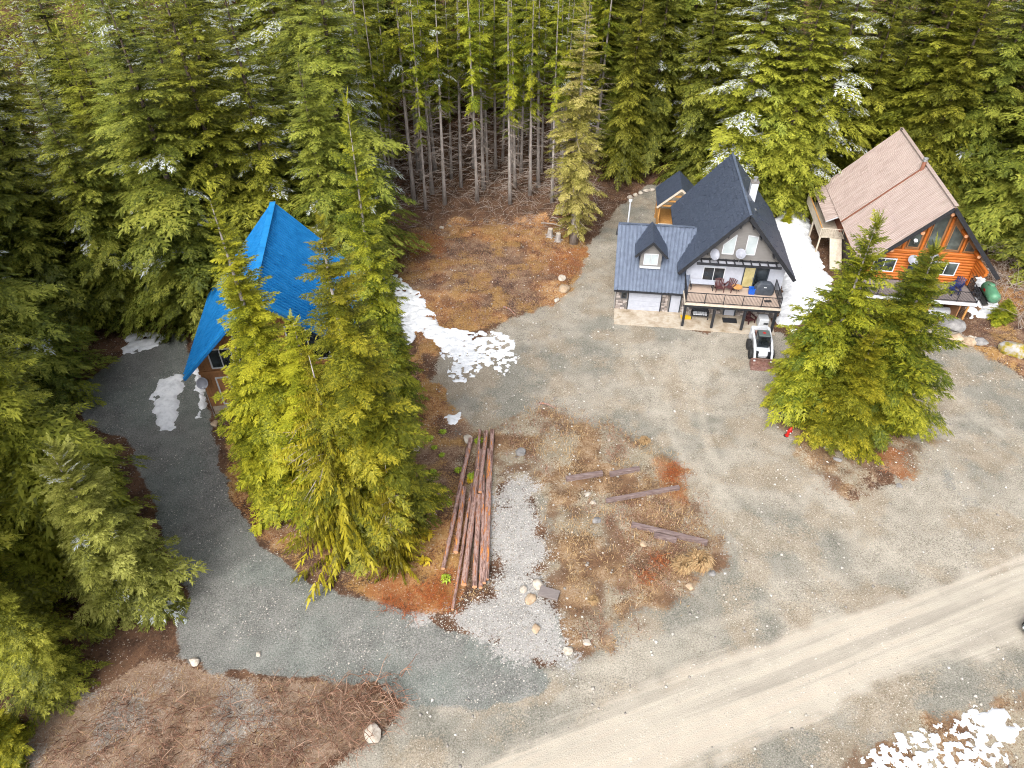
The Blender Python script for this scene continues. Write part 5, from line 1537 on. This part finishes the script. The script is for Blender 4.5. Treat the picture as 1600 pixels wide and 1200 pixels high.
# ------------------------------------------------------------------ logs, beams, rocks
def zp(x, y): return (660+x/4, 660+y/4)
LOGS = [((305,125),(128,930),.15,.10,0,'thick bark log at the left side of the log pile'),
        ((262,430),(210,830),.15,.13,0,'short dark log just right of the leftmost pile log'),
        ((318,400),(188,1185),.10,.07,0,'thin pale log sticking out towards the driveway'),
        ((362,200),(258,1035),.17,.15,.0,'thickest brown log in the middle of the pile'),
        ((362,75),(345,330),.08,.10,.22,'slim grey log tip at the top of the pile'),
        ((397,90),(362,470),.12,.11,.24,'mauve log lying over the top of the pile'),
        ((352,480),(330,1048),.15,.13,0,'orange scarred log with a blunt lower end'),
        ((382,350),(366,1050),.11,.10,0,'thin orange log between the two scarred ones'),
        ((415,190),(388,1025),.12,.11,.02,'straight brown log second from the white gravel'),
        ((436,70),(402,1000),.12,.10,0,'long mauve log next to the white gravel')]
for (a, b, r0, r1, dz, lb) in LOGS:
    r0, r1 = r0*1.2, r1*1.2
    A, B = G(*zp(*a)), G(*zp(*b))
    n = 9; pts_, rd_ = [], []
    for i in range(n+1):
        f = i/n; x = A[0]+(B[0]-A[0])*f; y = A[1]+(B[1]-A[1])*f
        rr = r0+(r1-r0)*f
        pts_.append((x+.03*math.sin(f*5+a[0]), y, .16+rr+dz+.015*math.sin(f*9+b[0])+max(0, hz(x, y)-.12))); rd_.append(rr*(1+.07*math.sin(f*23+a[1])))
    o = MB().tube(pts_, rd_, 12).build('bark_log', M['log_bark'], None, True)
    tag(o, lb, 'log', 'felled logs in the pile')
    for P_, Q_, r_ in ((pts_[0], pts_[1], rd_[0]), (pts_[-1], pts_[-2], rd_[-1])):
        d = (V3(P_)-V3(Q_)).normalized()
        MB().tube([V3(P_)-d*.005, V3(P_)+d*.008], r_*.9, 12).build('cut_end', M['log_end'], o)
    kn = MB()
    for k in range(9):
        f = rnd.uniform(.05, .95); i = min(n-1, int(f*n)); p = V3(pts_[i]).lerp(V3(pts_[i+1]), f*n-i); an = rnd.uniform(0, 3.14)
        dd = V3((math.cos(an), 0, math.sin(an))); kn.tube([p+dd*rd_[i]*.7, p+dd*(rd_[i]+rnd.uniform(.03, .09))], [.03, .018], 5)
    ko = kn.build('branch_stubs', M['log_bark'], o); ko['kind'] = 'stuff'
BEAMS = [((884,753),(941,745),.26,'square timber at the left of the upper pair'), ((952,747),(998,738),.24,'short square timber at the right of the upper pair'),
         ((946,788),(1060,767),.2,'long thin timber half sunk in the dry grass'), ((986,824),(1104,852),.26,'long straight timber above the straw tuft'),
         ((1021,841),(1056,849),.24,'short dark timber butted under the long straight one'), ((843,925),(873,934),.55,'short wide slab of wood beside the white gravel')]
for (a, b, wd_, lb) in BEAMS:
    A, B = G(*a), G(*b)
    zA_, zB_ = hz(*A), hz(*B)
    o = MB().beam((A[0], A[1], zA_+.17), (B[0], B[1], zB_+.17), wd_*1.15, .30 if wd_ < .4 else .18).build('timber', M['timber'] if wd_ < .4 else M['grey_wood'], None, bevel=.02)
    tag(o, lb, 'timber', 'old timbers lying in the scrub')
def rock(px, py, size, m, label, flat=.65, seed=None, group=None, xy=None):
    x, y = xy or G(px, py)
    rg_ = np.random.RandomState(seed or int(px*7+py))
    bm = bmesh.new(); bmesh.ops.create_icosphere(bm, subdivisions=3, radius=1)
    axs = rg_.randn(9, 3); axs /= np.linalg.norm(axs, axis=1)[:, None]; dd = rg_.uniform(.55, .9, 9)
    sx, sy, sz = size*.5*rg_.uniform(.9, 1.2), size*.5*rg_.uniform(.7, 1), size*.5*flat*rg_.uniform(.8, 1.1)
    for v_ in bm.verts:
        p = np.array(v_.co)
        for a, d in zip(axs, dd):
            t = p@a
            if t > d: p = p-a*(t-d)*.85
        p = p*(1+.05*math.sin(p[0]*9+px)*math.cos(p[1]*8+py))
        v_.co = (p[0]*sx, p[1]*sy, p[2]*sz)
    me = bpy.data.meshes.new('rock'); bm.to_mesh(me); bm.free(); me.materials.append(M[m])
    me.polygons.foreach_set('use_smooth', [True]*len(me.polygons))
    try: me.set_sharp_from_angle(angle=R(28))
    except Exception: pass
    o = bpy.data.objects.new('rock', me); link(o); o.location = (x, y, hz(x, y)+sz*.38); o.rotation_euler = (0, 0, rg_.uniform(0, 6))
    return tag(o, label, 'rock', group)
for (px, py, s, m, lb) in (
    (583,1147,1.05,'rock_pale','pale cream boulder at the end of the brush bank'), (878,438,.95,'rock_pale','pointed pale rock beside the path'),
    (881,453,1.25,'rock_tan','rounded tan boulder below the pointed pale rock'), (870,470,.7,'rock_pale','small pale rock at the edge of the yard below the tan boulder'),
    (1494,530,1.4,'rock_tan','tan boulder nearest the green fir by the log house'), (1512,537,1.25,'rock_tan','orange tan boulder in the middle of the boulder row'),
    (1530,538,1.1,'rock_grey','pale grey pointed rock at the right of the boulder row'), (1580,556,2.2,'rock_moss','large mossy boulder at the right side of the log house yard'),
    (1484,511,2.3,'rock_grey','broad grey slab rock below the log house deck'), (1517,527,.45,'rock_pale','small white stone above the boulder row'),
    (1524,529,.5,'rock_pale','second small white stone above the boulder row'), (814,709,.85,'rock_grey','grey block of rock right of the log pile top'),
    (731,688,.8,'rock_pale','white rock at the upper end of the thick bark log'), (918,775,.5,'rock_pale','white stone below the upper timbers'),
    (927,788,.5,'rock_pale','white stone left of the long thin timber'), (932,817,.65,'rock_grey','grey stone between the white gravel and the long timber'),
    (1005,853,.5,'rock_tan','tan stone left of the short dark timber'), (842,915,.8,'rock_pale','cream rock above the wide wooden slab'),
    (817,921,.55,'rock_pale','small white rock on the edge of the white gravel'), (829,937,.7,'rock_tan','flat tan rock sunk in the white gravel'),
    (838,984,.65,'rock_tan','brown rock beside the dark patch in the white gravel'), (888,1018,.55,'rock_pale','white round stone at the tip of the scrub'),
    (918,1005,.5,'rock_pale','cream stone at the lower edge of the scrub'), (648,700,.95,'rock_pale','pale rock half hidden by the firs near the log pile'),
    (336,663,.7,'rock_tan','tan rock at the foundation corner of the blue cabin'), (1307,722,.6,'rock_grey','grey rock under the roadside firs'),
    (1290,703,.45,'rock_pale','white stone under the roadside firs'), (1112,898,.5,'rock_grey','grey stone at the foot of the straw tuft'), (1078,918,.6,'rock_tan','tan stone at the lower right edge of the scrub'),
    (1405,760,.5,'rock_grey','grey stone right of the roadside litter'), (304,1034,.6,'rock_pale','pale grey rock at the driveway edge by the brush bank'),
    (404,1022,.35,'rock_pale','flat pale stone set in the driveway'), (690,358,.6,'rock_pale','white stone at the back edge of the clearing'), (703,355,.45,'rock_pale','smaller white stone at the back edge of the clearing')):
    rock(px, py, s, m, lb)
for i, (px, py) in enumerate(((984,311),(993,307),(1001,305),(1009,302),(1018,300),(1078,289),(1086,285))):
    rock(px, py, .8-.06*(i % 3), 'rock_pale', ORD[i]+' pale stone from the left along the back of the chalet path', group='pale stones behind the chalet path')

# debris by the corner fir: two cut stumps and loose limbs
for i, (px, py, h_, lb) in enumerate(((859,372,.9,'left grey cut stump beside the tan fir'), (872,377,.8,'right grey cut stump beside the tan fir'))):
    x, y = G(px, py)
    st_ = thing('stump', lb, 'stump', (x, y, hz(x, y)), i*1.3, 'cut stumps by the tan fir')
    MB().tube([(0, 0, -.1), (0, 0, .2), (.03, 0, h_)], [.42, .3, .26], 12).build('stump_bark', M['bark_grey'], st_, True)
    MB().tube([(.03, 0, h_), (.03, 0, h_+.01)], .24, 12).build('cut_face', M['pale_wood'], st_)
    for k in range(5):
        a = k*1.26; MB().tube([(.2*math.cos(a), .2*math.sin(a), .18), (.6*math.cos(a), .6*math.sin(a), .0)], [.1, .04], 6).build('root', M['bark_grey'], st_, True)
for i, (a, b, lb) in enumerate((((846,350),(885,358),'bleached limb lying across the debris by the tan fir'), ((862,345),(878,352),'short grey limb by the mossy hump'), ((886,352),(898,345),'thin pale limb leaning at the tan fir'),
                                ((787,483),(806,495),'thin dark stick at the edge of the clearing'), ((842,632),(868,640),'thin stick lying in the yard'))):
    A, B = G(*a), G(*b)
    o = MB().tube([(A[0], A[1], hz(*A)+.1), ((A[0]+B[0])/2, (A[1]+B[1])/2+.05, hz(*A)+.22), (B[0], B[1], hz(*B)+.12)], [.09, .07, .03], 7).build('fallen_limb', M['dead_twig'] if i < 3 else M['log_bark'], None, True)
    tag(o, lb, 'limb')
rock(874, 340, 1.6, 'rock_moss', 'mossy hump beside the trunk of the tan fir')

# ------------------------------------------------------------------ parked car at the right edge of the road
def car(loc, rz):
    t = thing('parked_car', 'grey green car cut off by the right picture edge', 'car', loc, rz)
    bm = bmesh.new()
    st = [(-2.15,.35,.62,.66),(-2.05,.3,.86,.8),(-1.5,.28,.95,.86),(-.9,.28,1.0,.88),(0,.28,.98,.89),(.9,.28,.96,.88),(1.6,.28,.88,.86),(2.05,.3,.78,.78),(2.2,.36,.6,.6)]
    rows = []
    for (x, z0, z1, hwid) in st:
        rows.append([bm.verts.new(p) for p in ((x,-hwid*.9,z0),(x,-hwid,z0+.25),(x,-hwid*.97,z1-.1),(x,-hwid*.85,z1),(x,hwid*.85,z1),(x,hwid*.97,z1-.1),(x,hwid,z0+.25),(x,hwid*.9,z0))])
    for a, b in zip(rows[:-1], rows[1:]):
        for k in range(8): bm.faces.new((a[k], a[(k+1) % 8], b[(k+1) % 8], b[k]))
    bm.faces.new(rows[0][::-1]); bm.faces.new(rows[-1])
    bmesh.ops.recalc_face_normals(bm, faces=bm.faces)
    me = bpy.data.meshes.new('car_body'); bm.to_mesh(me); bm.free(); me.materials.append(M['car_paint'])
    me.polygons.foreach_set('use_smooth', [True]*len(me.polygons))
    o = bpy.data.objects.new('body', me); link(o, t)
    s = o.modifiers.new('sub', 'SUBSURF'); s.levels = 2; s.render_levels = 2
    MB().add([(-1.75,-.74,.9),(.95,-.76,.92),(.95,.76,.92),(-1.75,.74,.9),(-1.2,-.58,1.42),(.25,-.6,1.42),(.25,.6,1.42),(-1.2,.58,1.42)],
             [(4,5,6,7),(0,1,5,4),(1,2,6,5),(2,3,7,6),(3,0,4,7)]).build('cabin_glass', M['glass'], t, bevel=.06)
    MB().prism([(-1.25, -.6), (.28, -.62), (.28, .62), (-1.25, .6)], 1.415, 1.46, 'z').build('car_roof', M['car_paint'], t, bevel=.03)
    for sx in (-1.35, 1.38):
        for sy in (-1, 1):
            w_ = MB().lathe([(.18, -.1), (.3, -.1), (.33, -.07), (.33, .07), (.3, .1), (.18, .1)], 20).build('wheel', M['rubber'], t, True)
            w_.location = (sx, sy*.82, .33); w_.rotation_euler = (R(90), 0, 0)
            MB().lathe([(.19, -.08), (.19, .08), (.02, .1)], 14).build('rim', M['galvanised'], w_, True)
    for sy in (-1, 1):
        MB().box(-2.17, -2.06, sy*.55-.14, sy*.55+.14, .62, .74).build('tail_light', M['red_paint'], t, bevel=.02)
        MB().box(2.08, 2.2, sy*.5-.14, sy*.5+.14, .58, .7).build('headlight', M['white_paint'], t, bevel=.02)
    MB().box(-2.24, -2.1, -.7, .7, .36, .52).build('bumper', M['rubber'], t, bevel=.03)
    return t
a_ = ROAD_ANG
ex, ey = G(1607, 990, .55)
cxx, cyy = ex+2.2*math.cos(a_)-.0*math.sin(a_), ey+2.2*math.sin(a_)
car((cxx+.05, cyy-.25, hz(cxx, cyy)), a_+math.pi)

# ------------------------------------------------------------------ grass tufts, ferns, shrubs
def tuft_mesh(name, seed, n, ln, spread, m, wd_=.022, arch=.55):
    rg_ = np.random.RandomState(seed); Vv = []
    for i in range(n):
        az = rg_.uniform(0, 6.28); r = spread*.35*math.sqrt(rg_.rand()); l = ln*rg_.uniform(.6, 1.15); lean = rg_.uniform(.25, 1.0)*arch
        b = np.array([r*math.cos(az*1.3), r*math.sin(az*1.3), 0]); d = np.array([math.cos(az), math.sin(az), 0]); s = np.array([-d[1], d[0], 0])*wd_
        p1 = b+d*l*lean*.35+np.array([0, 0, l*.55]); p2 = b+d*l*lean+np.array([0, 0, l*.62*(1-lean*.75)])
        Vv += [b-s, b+s, p1+s*.8, p1-s*.8, p1-s*.8, p1+s*.8, p2+s*.15, p2-s*.15]
    Vv = np.array(Vv); F = np.arange(len(Vv)).reshape(-1, 4)
    return np_mesh(name, Vv, F, m, 'mesh')
TM = {'straw': tuft_mesh('straw_tuft', 1, 420, .9, 1.0, M['straw']), 'lime': tuft_mesh('lime_tuft', 2, 60, .35, .6, M['lime_leaf'], .05, .9), 'yellow': tuft_mesh('yellow_tuft', 3, 60, .45, .7, M['yellow_leaf'], .06, .9),
      'rust': tuft_mesh('bracken_tuft', 4, 200, .6, 1.0, M['rust_fern'], .03, .95)}
def tuft(kind, px, py, s, label, name='grass_tuft', cat='grass tuft', group=None, flat=1.0):
    x, y = G(px, py); o = bpy.data.objects.new(name, TM[kind]); link(o)
    o.location = (x, y, hz(x, y)-.02); o.scale = (s, s, s*flat); o.rotation_euler = (0, 0, rnd.uniform(0, 6.28))
    return tag(o, label, cat, group)
tuft('straw', 1092, 885, 1.5, 'large straw coloured grass tuft at the right end of the scrub')
tuft('straw', 1066, 890, 1.25, 'straw grass tuft just left of the large one')
tuft('straw', 925, 942, .65, 'small pale straw tuft near the lower edge of the scrub')
tuft('straw', 1006, 692, .8, 'olive straw tuft at the top corner of the scrub')
for i, (px, py, s, lb) in enumerate(((671,686,1,'lime green plant at the far left near the log pile'), (678,700,.8,'second lime green plant left of the log pile'), (692,676,.9,'lime plant above the left log'), (690,712,.8,'pale lime plant beside the left log'),
        (738,745,1.3,'bright lime plant between the upper logs'), (748,690,1.2,'lime plant at the top end of the pile'), (716,735,1.0,'lime plant left of the short dark log'), (677,738,.9,'lone lime plant left of the thick bark log'), (697,905,1.1,'yellow lime plant at the lower log end'), (702,787,.7,'tiny lime plant beside the left log middle'))):
    tuft('lime', px, py, s, lb, 'leafy_plant', 'plant', 'lime green plants around the log pile')
for i, (px, py, s, lb) in enumerate(((667,840,1.2,'yellow leafy plant at the upper side of the orange litter'), (664,880,1.1,'yellow leafy plant beside the weeping conifer'), (735,752,.8,'orange yellow plant among the logs'))):
    tuft('yellow', px, py, s, lb, 'leafy_plant', 'plant', 'yellow plants near the logs')

def brush_mesh(name, seed, n, ht, spread, m, r=.014, droop=.5, lean=None):
    rg_ = random.Random(seed); mb = MB()
    for i in range(n):
        az = rg_.uniform(0, 6.28) if lean is None else rg_.gauss(lean, .9)
        l = ht*rg_.uniform(.45, 1.3); q = spread*.75*math.sqrt(rg_.random()); qa = rg_.uniform(0, 6.28)
        b = V3((q*math.cos(qa), q*math.sin(qa), -.05)); o_ = l*rg_.uniform(.4, 1.5)
        p1 = b+V3((math.cos(az)*o_*.3, math.sin(az)*o_*.3, l*.45)); az += rg_.uniform(-.5, .5)
        p2 = p1+V3((math.cos(az)*o_*.4, math.sin(az)*o_*.4, l*.2)); az += rg_.uniform(-.6, .6)
        p3 = p2+V3((math.cos(az)*o_*.4, math.sin(az)*o_*.4, l*(.1-droop*rg_.random())))
        rr = r*rg_.uniform(.6, 1.3)
        mb.tube([b, p1, p2, p3], [rr, rr*.8, rr*.6, rr*.3], 3, False)
        for k in range(3):
            p = p1.lerp(p2, rg_.random()) if rg_.random() < .5 else p2.lerp(p3, rg_.random()); a2 = az+rg_.uniform(-1.4, 1.4)
            mb.tube([p, p+V3((math.cos(a2), math.sin(a2), rg_.uniform(-.3, .4)))*l*rg_.uniform(.2, .5)], [rr*.5, rr*.2], 3, False)
    me = mb.mesh(name, False); me.materials.append(m); return me
BM_ = [brush_mesh('brush_a', 1, 64, .75, 1.5, M['dead_brush'], .018, .5, -1.6), brush_mesh('brush_b', 2, 52, .6, 1.7, M['dead_brush'], .016, .5, -1.3), brush_mesh('brush_grey', 3, 45, 1.9, 2.0, M['dead_twig'], .02), brush_mesh('brush_rust', 4, 70, .7, 1.2, M['rust_fern'], .014)]
rg3 = random.Random(5)
k = 0
def shrub(mesh, x, y, s, label, group):
    o = bpy.data.objects.new('bare_shrub', BM_[mesh]); link(o); o.location = (x, y, hz(x, y)); o.scale = (s*rg3.uniform(.85, 1.2), s, s*rg3.uniform(.7, 1.1)); o.rotation_euler = (0, 0, rg3.uniform(-.7, .7) if mesh < 2 else rg3.uniform(0, 6.28))
    return tag(o, label, 'shrub', group)
bank_pts = [(585,1085,1.25),(568,1120,1.2),(540,1105,1.1),(505,1150,1.2),(520,1085,.9),(455,1140,1.2),(420,1090,.9),(380,1150,1.2),(345,1110,1.0),(300,1165,1.1),(262,1110,1.0),(225,1160,1.0),(185,1110,1.0),(150,1150,1.0),(440,1185,1.1),(340,1195,1.0),(240,1205,1.0),(110,1190,1.0),(480,1110,1.0),(395,1195,1.1)]
for i, (px, py, s) in enumerate(bank_pts):
    x, y = G(px, py)
    if i < 2: lb = ('reddest bare shrub at the right tip of the brush bank', 'bare red shrub next to the cream boulder')[i]
    else: lb = ORDS[[q for q in sorted(range(2, len(bank_pts)), key=lambda q: bank_pts[q][0])].index(i)]+' bare reddish shrub from the left on the brush bank'
    shrub(i % 2, x, y, s*1.1, lb, 'bare shrubs on the brush bank')
for i, (px, py, s) in enumerate(((1570,395,1.2),(1600,380,1.2),(1592,425,1.3),(1560,440,.9),(1588,470,1.2),(1598,510,1.1))):
    x, y = G(px, py); shrub(2, x, y, s, ('bare grey shrub right of the log house eave' if i < 1 else ORDS[i-1]+' tangled grey shrub counted down the right edge beside the green tank'), 'grey bare shrubs right of the log house')
for i, (px, py, s) in enumerate(((610,945,1.0),(640,955,1.0),(655,930,1.0),(680,930,1.1),(700,945,.9),(1045,750,1.0),(1052,735,.9),(1030,880,1.0),(1010,905,.9))):
    x, y = G(px, py); shrub(3, x, y, s*.7, ORDS[i]+' rust coloured bracken clump from the left in the orange litter' if i < 5 else ('rust bracken clump right of the long thin timber', 'rust bracken clump above the right end of the thin timber', 'rust bracken clump left of the straw tufts', 'lowest rust bracken clump in the scrub')[i-5], 'rust coloured bracken clumps')

# ================================================================== uncountable cover
def zone_at(poly, x, y, j=0): return sdf(poly, x, y)
rs = np.random.RandomState(3)
def scatter(n, box, fn):
    x = rs.uniform(box[0], box[1], n); y = rs.uniform(box[2], box[3], n)
    k = rs.rand(n) < fn(x, y)
    return x[k], y[k]
def blades(name, x, y, ln, wd_, m, label, flat=(.2, 1.0)):
    n = len(x); z = height(x, y)
    az = rs.uniform(0, 6.28, n); l = ln*rs.uniform(.5, 1.3, n); up = rs.uniform(flat[0], flat[1], n)
    d = np.stack([np.cos(az)*np.sqrt(1-up*up*.9), np.sin(az)*np.sqrt(1-up*up*.9), up], 1)
    s = np.stack([-np.sin(az), np.cos(az), np.zeros(n)], 1)*wd_*rs.uniform(.6, 1.3, n)[:, None]
    b = np.stack([x, y, z+.01], 1)
    md = b+d*(l*.55)[:, None]; tp = b+d*l[:, None]-np.array([0, 0, 1])*(l*.18*(1-up))[:, None]+np.array([0, 0, .02])
    Vv = np.stack([b-s, b+s, md+s*.8, md-s*.8, md-s*.8, md+s*.8, tp+s*.1, tp-s*.1], 1).reshape(-1, 3)
    o = np_mesh(name, Vv, np.arange(len(Vv)).reshape(-1, 4), m)
    return tag(o, label, None, None, 'stuff')
pat = lambda x, y, sc, sd, lo, hi: sstep(lo, hi, fbm(x, y, sc, sd, 4))
x, y = scatter(34000, (-9, 20, 20, 42), lambda x, y: sstep(-1.3, 1.6, sdf(Z_SCRUB, x, y))*(.08+.92*pat(x, y, .5, 91, .48, .62))*(1-sstep(-.3, .5, sdf(Z_WHITE, x, y))))
blades('dry_grass', x, y, .30, .016, M['straw'], 'dry straw grass over the scrub island')
x, y = scatter(34000, (-9, 20, 20, 42), lambda x, y: sstep(-1.3, 1.6, sdf(Z_SCRUB, x, y))*pat(x, y, .4, 97, .5, .62)*(1-sstep(-.3, .5, sdf(Z_WHITE, x, y))))
blades('dead_stems', x, y, .30, .016, M['dead_brush'], 'brown dead stems over the scrub island', (.1, .8))
x, y = scatter(24000, (-16, 9, 46, 74), lambda x, y: sstep(-.3, .6, sdf(Z_CLEAR, x, y))*(.15+.85*pat(x, y, .45, 93, .46, .6)))
blades('heath_stems', x, y, .30, .019, M['dead_brush'], 'brown heath stems covering the clearing', (.15, .8))
x, y = scatter(20000, (-16, 9, 46, 74), lambda x, y: sstep(-.3, .6, sdf(Z_CLEAR, x, y))*pat(x, y, .4, 99, .52, .62))
blades('moss_grass', x, y, .18, .014, M['straw'], 'yellow mossy grass in the clearing', (.15, .8))
x, y = scatter(7000, (-30, -5, 9, 24), lambda x, y: sstep(-.3, .6, sdf(Z_BANK, x, y)))
blades('bank_litter', x, y, .38, .009, M['dead_brush'], 'brown stalks and litter on the brush bank', (.05, .7))
x, y = scatter(9000, (-30, -5, 9, 24), lambda x, y: sstep(-.3, .6, sdf(Z_BANK, x, y)))
blades('bank_straw', x, y, .3, .010, M['straw'], 'pale straw on the brush bank', (.05, .7))
x, y = scatter(60000, (-18, 48, 20, 75), lambda x, y: np.maximum.reduce([sstep(-.5, .5, sdf(z, x, y)) for z in Z_RUST]))
blades('rust_litter', x, y, .2, .013, M['rust_fern'], 'rust coloured bracken litter', (.1, .8))
x, y = scatter(14000, (16, 40, 10, 46), lambda x, y: np.maximum(sstep(-.5, .8, sdf(Z_LITTER, x, y))*pat(x, y, .5, 95, .45, .6), sstep(-.3, .5, sdf(Z_CORNER, x, y))*.8))
blades('roadside_grass', x, y, .17, .010, M['dead_brush'], 'thin brown grass beside the road', (.1, .7))
# fallen twigs along the forest edge
tw = MB()
rg4 = random.Random(9)
tx_ = np.array([rg4.uniform(-16, 10) for i in range(1100)]); ty_ = np.array([rg4.uniform(68.5, 84) for i in range(1100)]); tz_ = height(tx_, ty_)
for x, y, z in zip(tx_.tolist(), ty_.tolist(), tz_.tolist()):
    a = rg4.uniform(0, 6.28); l = rg4.uniform(.5, 2.2)
    tw.tube([(x, y, z+.03), (x+l*math.cos(a), y+l*math.sin(a), z+rg4.uniform(.05, .8))], [.024, .008], 3, False)
me = tw.mesh('fallen_twigs', False); me.materials.append(M['dead_twig'])
o = bpy.data.objects.new('fallen_twigs', me); link(o); tag(o, 'bleached fallen twigs on the forest floor behind the clearing', None, None, 'stuff')
# loose stones
def stones(name, x, y, smin, smax, m, label):
    n = len(x); z = height(x, y)
    base = np.array([(1,0,0),(-1,0,0),(0,1,0),(0,-1,0),(0,0,1),(0,0,-.4)], float)
    fc_ = np.array([(0,2,4),(2,1,4),(1,3,4),(3,0,4),(2,0,5),(1,2,5),(3,1,5),(0,3,5)])
    s = (smin+(smax-smin)*rs.rand(n)**3)[:, None, None]
    Vv = base[None]*s*rs.uniform(.6, 1.25, (n, 6, 3)); Vv[:, :, 2] *= .7
    a = rs.uniform(0, 6.28, n); c, q = np.cos(a)[:, None], np.sin(a)[:, None]
    xx = Vv[:, :, 0]*c-Vv[:, :, 1]*q; yy = Vv[:, :, 0]*q+Vv[:, :, 1]*c
    Vv = np.stack([xx+x[:, None], yy+y[:, None], Vv[:, :, 2]+z[:, None]+.005], -1).reshape(-1, 3)
    F = (fc_[None]+np.arange(n)[:, None, None]*6).reshape(-1, 3)
    return tag(np_mesh(name, Vv, F, m), label, None, None, 'stuff')
x, y = scatter(14000, (-30, 45, 14, 72), lambda x, y: np.clip(.75*sstep(-.5, .5, sdf(Z_YARD, x, y))*(.25+pat(x, y, .3, 101, .45, .65))+.6*sstep(0, 1, sdf(Z_CLEAR, x, y))+.5*sstep(0, 1, sdf(Z_SCRUB, x, y)), 0, 1)*(1-sstep(0, 1, sdf(Z_ROAD, x, y))))
stones('loose_stones', x, y, .018, .13, M['stones'], 'loose pebbles and small stones scattered over the yard')
x, y = scatter(16000, (-4, 6, 17, 36), lambda x, y: sstep(-.9, .3, sdf(Z_WHITE, x, y)))
stones('white_pebbles', x, y, .015, .075, M['stones'], 'white crushed stones beside the log pile')
x, y = scatter(3000, (-30, 2, 17, 48), lambda x, y: sstep(-.3, .3, sdf(Z_TEAL, x, y))*.6)
stones('driveway_pebbles', x, y, .012, .06, M['stones'], 'pale pebbles on the driveway')
